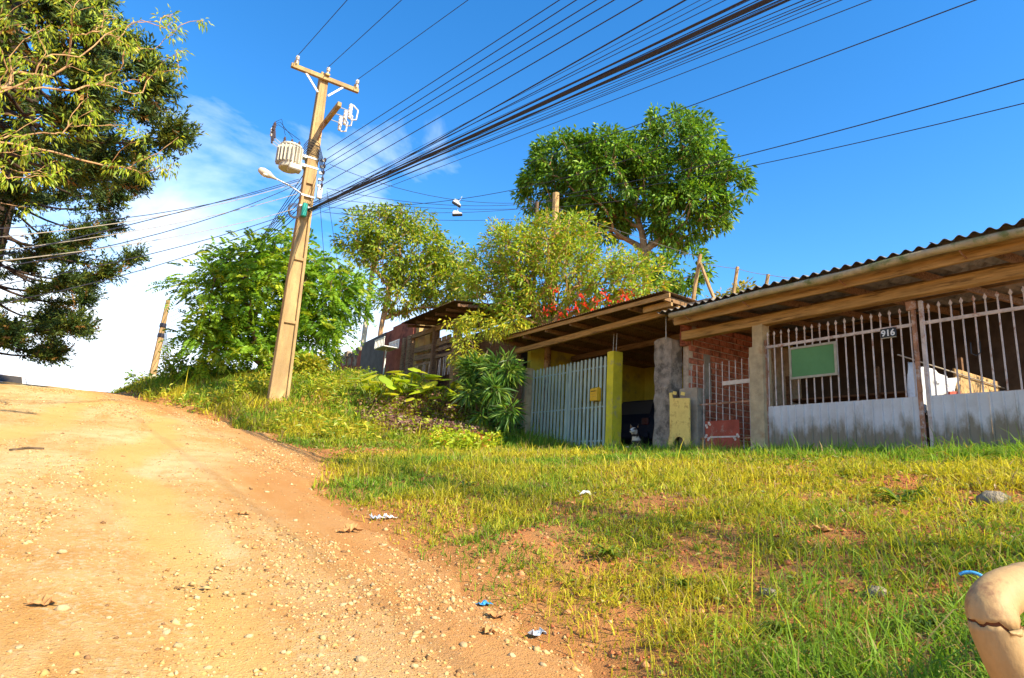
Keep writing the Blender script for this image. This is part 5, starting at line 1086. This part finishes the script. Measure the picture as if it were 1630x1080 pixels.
for i, (u, v, D, ru, rv, lab) in enumerate(((760, 590, 16.5, 16, 16, 'dark green fern like bush below the shed post'), (800, 588, 15.8, 16, 16, 'dark bush in front of the plank fence'))):
    tree('hollow_bush', lab, 'bush', path(at(u, v + rv + 20, D), at(u, v + rv * .5, D), k=3), [pxblob(u, v, D, ru, rv, .5), pxblob(u - ru * .4, v + rv * .5, D, ru * .7, rv * .7, .4), pxblob(u + ru * .5, v + rv * .4, D, ru * .7, rv * .7, .4), pxblob(u - 12, v + 34, D - .4, ru * .6, 14, .3), pxblob(u + 10, v + 66, D - .7, ru * .6, 12, .3)], 48, 18, .40, .05, [(.07, .17, .03), (.12, .24, .03), (.26, .36, .05), (.05, .10, .02)], [.36, .3, .2, .14], 440 + i, 'bark', 'foliage', .006, .03, .12, .25, .15)
# araucaria pines on the left
def araucaria(label, base, top, levels, seed, bl=.55, col=((.03, .06, .012), (.06, .10, .016), (.13, .16, .02), (.24, .13, .035)), pr=(.40, .31, .23, .06)):
    rng = np.random.default_rng(seed); t = thing('araucaria_pine', label, 'pine tree', tuple(base)); base = np.array(base, float); top = np.array(top, float)
    MB().tube([base - np.array([0, 0, .5]), base + (top - base) * .5, top], [.38, .3, .12], 10).build('trunk', M['dbark'], t, smooth=True)
    A = []; B = []; ra = []; rb = []; BP = []; BD = []
    for (z, L, rise, nb) in levels:
        a0 = rng.uniform(0, 6.28)
        for k in range(nb):
            a = a0 + 6.283 * k / nb + rng.normal(0, .12); Lb = L * rng.uniform(.78, 1.08); d = np.array([math.cos(a), math.sin(a), 0]); o = np.array([base[0], base[1], z + rng.normal(0, .15)]); pts = []
            for j in range(9): f = j / 8; pts.append(o + d * Lb * f + np.array([0, 0, -rise * Lb * math.sin(f * math.pi * .8) * .35 + rise * Lb * f ** 3 * .35]))
            for j in range(8): A.append(pts[j]); B.append(pts[j + 1]); ra.append(.055 * (1 - .7 * j / 8)); rb.append(.055 * (1 - .7 * (j + 1) / 8))
            tip = pts[-1]; td = unit(pts[-1] - pts[-2])
            for j in range(70): BP.append(tip - td * rng.uniform(0, .35)); BD.append(td * .55 + unit(rng.normal(0, 1, 3)) * .9 + np.array([0, 0, .15]))
            for j in range(42):
                f = rng.uniform(.48, 1) ** .8; i = min(7, int(f * 8)); p = pts[i] + (pts[i + 1] - pts[i]) * (f * 8 - i); side = np.array([-d[1], d[0], 0]) * rng.choice((-1, 1)); BP.append(p); BD.append(d * .6 + side * rng.uniform(.4, 1) + np.array([0, 0, rng.uniform(-.5, .5)]))
    A, B, ra, rb = np.array(A), np.array(B), np.array(ra), np.array(rb)
    for i in range(0, len(A), 8): MB().tube(list(A[i:i + 8]) + [B[i + 7]], list(ra[i:i + 8]) + [rb[i + 7]], 5, False).build('branch', M['dbark'], t, smooth=True)
    BP = np.array(BP); BD = unit(np.array(BD)); n = len(BP); LL = bl * rng.uniform(.5, 1.2, n); P = []; D = []; col_i = []; m = 17
    for j in range(m):
        f = (j + .5) / m; p = BP + BD * (LL * f)[:, None]; p[:, 2] += LL * (.22 * f * f - .05); P.append(p); D.append(unit(BD * .75 + unit(rng.normal(0, 1, (n, 3))) * .75)); col_i.append(np.arange(n))
    P = np.concatenate(P); D = np.concatenate(D); ci = np.concatenate(col_i); q = len(P); V, T2 = leaves(P, D, np.full(q, .15) * rng.uniform(.7, 1.3, q), np.full(q, .05), rng, .0, .1, .35); pc_ = palette(n, rng, col, pr)
    meshobj('crown', V, T2, M['needle'], t, col=np.repeat(pc_[ci], 4, 0)); return t
M['needle'] = leafmat('needles', (1, 1, 1), .18, .55, .25)
pA = (-3.6, 17.5); zA = gz(*pA)
araucaria('nearer dark araucaria pine with drooping whorled boughs at upper left', (pA[0], pA[1], zA), (pA[0], pA[1], 15.2), [(8.5, 2.8, .5, 8), (9.3, 4.0, .45, 9), (10.1, 4.35, .4, 9), (11.0, 3.4, .35, 8), (11.9, 2.3, .3, 8), (12.9, 1.6, .3, 7), (14.2, 1.2, .3, 7)], 501, .62)
pB = (-4.4, 27); zB = gz(*pB)
araucaria('farther araucaria pine standing at the road crest on the left', (pB[0], pB[1], zB), (pB[0], pB[1], 19), [(5.1, 2.8, .25, 7), (5.9, 3.1, .3, 8), (6.9, 3.5, .35, 8), (7.9, 3.7, .35, 8), (9.0, 4.0, .4, 8), (10.2, 4.1, .4, 8), (11.5, 4.0, .4, 8), (13.0, 3.5, .4, 8), (14.8, 2.8, .4, 7), (16.8, 2.0, .4, 7)], 503, .66)
pC = (-7.5, 31); zC = gz(*pC)
araucaria('third araucaria pine mostly hidden behind the crest pine', (pC[0], pC[1], zC), (pC[0], pC[1], 17), [(5.5, 4.4, .3, 6), (6.8, 4.8, .3, 6), (8.2, 4.8, .4, 6), (10, 4.6, .4, 6), (12, 4.2, .4, 6)], 505, .7)
# slender leafed tree close on the left, its boughs reaching into the sky
L0 = np.array([-2.3, 9.6, float(gz(-2.3, 9.6))]); 
eb = [pxblob(50, 60, 10, 70, 55, .8), pxblob(140, 40, 10, 60, 35, .7), pxblob(225, 40, 10, 55, 35, .5), pxblob(300, 18, 10, 36, 16, .4), pxblob(255, 85, 10, 35, 25, .4), pxblob(70, 140, 9.6, 70, 40, .6), pxblob(190, 115, 10, 45, 25, .5), pxblob(245, 235, 10, 45, 35, .5), pxblob(210, 255, 10, 40, 22, .4), pxblob(40, 210, 9.5, 50, 40, .5), pxblob(45, 275, 9.5, 45, 35, .5), pxblob(15, 320, 9.5, 25, 20, .4), pxblob(400, 5, 10, 20, 8, .2)]
tree('slender_leafed_tree', 'loose light green tree with thin orange branches in the upper left corner', 'tree', path(L0, L0 + np.array([.05, .1, 3.2]), at(-60, 200, 10), at(-40, 80, 10), k=3), eb, 165, 20, .085, .026, [(.34, .42, .025), (.22, .33, .022), (.48, .48, .03), (.12, .20, .02)], [.4, .32, .18, .1], 507, 'obark', 'foliage', .0038, .06, .12, .45, .2, sag=.05, lift=.06)

# ---- plants on the bank
def bigleaf_plant(c, n, s, label, seed, cols, group):
    rng = np.random.default_rng(seed); t = thing('broad_leaved_plant', label, 'plant', tuple(c), group); c = np.array(c)
    for k in range(n):
        a = 6.283 * k / n + rng.normal(0, .4); h = s * rng.uniform(.5, 1.0); r = s * rng.uniform(.25, .7); tipc = c + np.array([math.cos(a) * r, math.sin(a) * r, h]); st = MB().tube([c, c + (tipc - c) * .6 + np.array([0, 0, .08 * s]), tipc], .012 * s, 5).build('stalk', M['leafstalk'], t)
        L = s * rng.uniform(.45, .7); W2 = L * .32; d = unit(np.array([math.cos(a), math.sin(a), rng.uniform(-.35, .35)])); sd_ = np.array([-math.sin(a), math.cos(a), 0]); up = np.cross(d, sd_) * -1; V = []
        for i in range(6):
            f = i / 5; w = W2 * math.sin(math.pi * min(1, .12 + f * .88)) ** .8; cc = tipc + d * L * (f - .15) - np.array([0, 0, L * .25 * f * f]); V += [cc - sd_ * w + up * w * .25, cc, cc + sd_ * w + up * w * .25]
        F = [(i * 3 + j, (i + 1) * 3 + j, (i + 1) * 3 + j + 1, i * 3 + j + 1) for i in range(5) for j in range(2)]
        meshobj('leaf', V, F, M['broadleaf'], t, smooth=True, col=np.tile(np.array(cols[k % len(cols)]) * rng.uniform(.8, 1.2), (18, 1)))
M['leafstalk'] = pm('leaf_stalk', (.16, .22, .04), .2, 8, .6, .3, 0); M['broadleaf'] = leafmat('broad_leaf', (1, 1, 1), .4, .4, .4)
LIME = [(.42, .52, .025), (.34, .48, .025), (.52, .52, .03)]; DEEP = [(.08, .20, .025), (.06, .17, .02), (.12, .24, .025)]
def bankpt(u, v): return hit(u, v)[0]
for i, (u, v, n, s, cols, lab) in enumerate(((615, 645, 12, 1.0, LIME, 'lime green broad leaved plant in front of the waste basket'), (650, 641, 12, 1.0, LIME, 'lime green broad leaved plant next to the shed posts'), (590, 652, 9, .9, LIME, 'small lime green broad leaved plant at the left of the bank'), (695, 655, 9, 1.0, LIME, 'lime green broad leaved plant above the purple ground cover'), (720, 650, 7, 1.0, LIME, 'lime green plant at the right end of the purple ground cover'), (790, 655, 8, .9, LIME, 'broad leaved plant catching sun in the shady hollow'), (740, 672, 8, .8, LIME, 'lime green plant low on the right of the purple ground cover'), (665, 668, 7, .7, LIME, 'lime green plant rising out of the purple ground cover'), (770, 690, 6, .6, DEEP, 'dark broad leaved plant low in the hollow by the gate'), (815, 645, 6, .7, DEEP, 'deep green broad leaved plant near the rock'))):
    P = bankpt(u, v); bigleaf_plant(P, n, s, lab, 600 + i, cols, 'broad leaved plants on the bank')
def strap_plant(c, n, L, label, seed, cols, group='strap leaved clumps'):
    rng = np.random.default_rng(seed); t = thing('strap_leaved_plant', label, 'plant', tuple(c), group); c = np.array(c)
    for k in range(n):
        a = rng.uniform(0, 6.283); l = L * rng.uniform(.6, 1.1); d = np.array([math.cos(a), math.sin(a), 0]); e = rng.uniform(.3, 1.2); w = .028 * L / .7 * rng.uniform(.7, 1.3); s_ = np.array([-d[1], d[0], 0]); V = []
        for i in range(6):
            f = i / 5; p = c + d * l * .75 * f + np.array([0, 0, l * (e * f - (e * .85) * f * f)]); ww = w * (1 - f ** 3 * .95); V += [p - s_ * ww, p + np.array([0, 0, -ww * .3]), p + s_ * ww]
        F = [(i * 3 + j, (i + 1) * 3 + j, (i + 1) * 3 + j + 1, i * 3 + j + 1) for i in range(5) for j in range(2)]; meshobj('leaf', V, F, M['broadleaf'], t, smooth=True, col=np.tile(np.array(cols[k % len(cols)]) * rng.uniform(.75, 1.25), (18, 1)))
for i, (u, v, n, L, lab) in enumerate(((745, 605, 26, .9, 'dark strap leaved clump at the top of the shady hollow'), (790, 615, 28, 1.0, 'arching strap leaved clump against the plank fence'), (830, 620, 20, .8, 'strap leaved clump right beside the gate post'), (800, 705, 24, .9, 'grey green arching strap clump low by the rock'), (775, 640, 22, .8, 'strap leaved clump in the middle of the hollow'), (815, 675, 30, 1.1, 'strap leaved clump with drooping blades left of the rock'), (755, 620, 28, 1.0, 'strap leaved clump between the shed post and the hollow'), (805, 645, 28, 1.0, 'tall strap leaved clump before the plank fence'), (735, 635, 18, .7, 'strap leaved clump above the purple ground cover edge'), (765, 585, 24, .9, 'uppermost strap leaved clump under the creeper'))):
    strap_plant(bankpt(u, v), n, L, lab, 640 + i, [(.09, .20, .04), (.14, .26, .05), (.2, .3, .08)])
for i, (u, v, L, lab) in enumerate(((740, 780, .30, 'coarse grass rosette on the lawn below the hollow'), (1430, 800, .34, 'spreading coarse grass rosette on the lawn below the right gate'), (1455, 795, .3, 'second coarse rosette right of the spreading one'), (968, 885, .26, 'coarse tuft on bare red soil in mid lawn'), (545, 740, .3, 'coarse tuft on the worn dirt strip'), (1560, 735, .4, 'tall coarse tuft against the right gate skirt'), (1250, 1010, .2, 'coarse tuft near the bottom edge of the photo'), (1480, 1000, .22, 'leafy tuft just left of the drain pipe'), (1080, 935, .22, 'coarse tuft in the middle of the lower lawn'))):
    strap_plant(bankpt(u, v), 34, L, lab, 660 + i, [(.13, .22, .025), (.18, .25, .03), (.09, .16, .02)], 'coarse grass tufts')
# purple ground cover and leafy undergrowth: masses nobody could count
def cover(name, label, pts, L, W, cols, probs, seed, hmax):
    rng = np.random.default_rng(seed); n = len(pts); P = pts.copy(); P[:, 2] += rng.uniform(0, 1, n) ** 1.3 * hmax * (.5 + fbm(P[:, 0] * 2, P[:, 1] * 2, 7)); D = rng.normal(0, 1, (n, 3)); D[:, 2] = np.abs(D[:, 2]) * .7
    V, T2 = leaves(P, D, L * rng.uniform(.6, 1.3, n), W * rng.uniform(.7, 1.2, n), rng, .2); tag(meshobj(name, V, T2, M['foliage'], col=np.repeat(palette(n, rng, cols, probs), 4, 0)), label, 'ground cover', kind='stuff')
def inpoly(u, v, poly):
    k = np.zeros(len(u), bool); n = len(poly); j = n - 1
    for i in range(n):
        (xi, yi), (xj, yj) = poly[i], poly[j]; k ^= ((yi > v) != (yj > v)) & (u < (xj - xi) * (v - yi) / (yj - yi + 1e-9) + xi); j = i
    return k
def bank_points(n, poly, seed, xr=(2, 9), yr=(9, 20)):
    rng = np.random.default_rng(seed); X = rng.uniform(*xr, n); Y = rng.uniform(*yr, n); P = np.stack([X, Y, ground_z(X, Y)], -1); u, v, d = project(P); return P[inpoly(u, v, poly)]
PURP = [(575, 655), (640, 640), (740, 635), (775, 660), (790, 690), (770, 708), (690, 702), (600, 695), (565, 680)]
cover('purple_ground_cover', 'mass of small purple brown leaved ground cover on the bank', bank_points(60000, PURP, 31), .12, .06, [(.18, .085, .09), (.30, .16, .12), (.10, .045, .05), (.38, .46, .03), (.50, .38, .22)], [.28, .20, .15, .25, .12], 33, .42)
HOLL = [(690, 600), (760, 575), (850, 560), (850, 705), (790, 712), (770, 660), (740, 632)]
cover('hollow_undergrowth', 'dark leafy undergrowth filling the hollow beside the carport', bank_points(40000, HOLL, 35, (3, 10), (10, 21)), .16, .06, [(.07, .17, .025), (.11, .23, .03), (.045, .11, .02)], [.45, .35, .2], 37, .7)
LIMEP = [(690, 700), (770, 690), (800, 712), (760, 722), (680, 716)]
cover('lime_ground_cover', 'lime green leafy ground cover at the foot of the bank', bank_points(60000, LIMEP, 39), .12, .06, [(.40, .50, .025), (.30, .42, .02), (.50, .48, .03), (.42, .15, .04)], [.4, .3, .2, .1], 41, .3)
# bare bush behind the open rear corner of the garage, whose branches shade the orange sun patch sheet
tree('yard_bush', 'bare branched bush behind the open corner of the garage', 'bush', path((14.3, 2.0, 2.2), (14.1, 2.1, 3.6), (14.0, 2.2, 4.6), k=3), [((14.0, 2.3, 5.2), np.array([.9, .7, .9])), ((13.4, 2.6, 5.3), np.array([.6, .5, .6]))], 60, 4, .14, .06, [(.18, .26, .02)], [1.0], 431, 'bark', 'foliage', .008, .05, .2, .3, .2)
# low leafy weeds between the grass blades
rngw = np.random.default_rng(77); nW = 170000
Xw = rngw.uniform(1.2, 10, nW); Yw = .3 + 15 * rngw.uniform(0, 1, nW) ** 1.4; Pw = np.stack([Xw, Yw, ground_z(Xw, Yw)], -1)
kw = in_view(Pw, 60) & (rngw.uniform(0, 1, nW) < (.10 + .35 * grass_density(Xw, Yw)) * sstep(.1, .9, Xw - Xedge(Yw) + edge_noise(Xw, Yw) * .6)); Pw = Pw[kw]; nW = len(Pw); 
Dw = rngw.normal(0, 1, (nW, 3)); Dw[:, 2] = np.abs(Dw[:, 2]) * .5; dw = np.hypot(Pw[:, 0], Pw[:, 1]); Pw[:, 2] += rngw.uniform(0, .03, nW)
V, T2 = leaves(Pw, Dw, (.022 + .004 * dw) * rngw.uniform(.6, 1.5, nW), (.010 + .0018 * dw) * rngw.uniform(.6, 1.3, nW), rngw, .2)
tag(meshobj('lawn_weeds', V, T2, M['foliage'], col=np.repeat(palette(nW, rngw, [(.20, .30, .02), (.34, .34, .025), (.12, .20, .02), (.42, .28, .12), (.30, .13, .05)], [.3, .3, .15, .15, .1]), 4, 0)), 'small leafy weeds and dry litter among the grass', 'weeds', kind='stuff')
def verge_pts():
    P = bank_points(90000, VERGE, 43, (-.3, 8.6), (11, 27)); u, v, d = project(P)
    k = np.random.default_rng(3).uniform(0, 1, len(P)) < sstep(.44, .62, fbm(P[:, 0] * 1.6, P[:, 1] * 1.6, 99)) * .9 * np.where(inpoly(u, v, PURP), .12, 1); return P[k]
VERGE = [(232, 640), (330, 622), (440, 612), (560, 604), (700, 630), (770, 700), (560, 712), (420, 688), (300, 655)]
cover('verge_weeds', 'leafy yellow green weeds growing through the grass of the upper bank', verge_pts(), .15, .045, [(.42, .44, .03), (.26, .36, .025), (.16, .26, .02), (.52, .42, .05)], [.35, .35, .15, .15], 45, .42)

# loose clods of red soil on the bank
rngc = np.random.default_rng(55); nC = 26000; Xc_ = rngc.uniform(1.5, 9, nC); Yc_ = .5 + 13 * rngc.uniform(0, 1, nC) ** 1.5; Pc = np.stack([Xc_, Yc_, ground_z(Xc_, Yc_)], -1)
kc = in_view(Pc, 50) & (rngc.uniform(0, 1, nC) < (1 - grass_density(Xc_, Yc_)) * sstep(-.1, .5, Xc_ - Xedge(Yc_) + edge_noise(Xc_, Yc_) * .6)); Pc = Pc[kc]; nC = len(Pc)
sc_ = np.exp(rngc.normal(-4.6, .5, nC)).clip(.004, .04); V, T2, q = blobs(Pc, np.stack([sc_ * 1.2, sc_, sc_ * .7], -1), 56, False)
tag(meshobj('soil_clods', V, T2, M['gravel'], col=np.repeat(palette(nC, rngc, [(.40, .14, .05), (.30, .09, .035), (.46, .22, .09)], [.45, .3, .25]), q, 0)), 'crumbly clods of red soil between the grass', 'soil', kind='stuff')
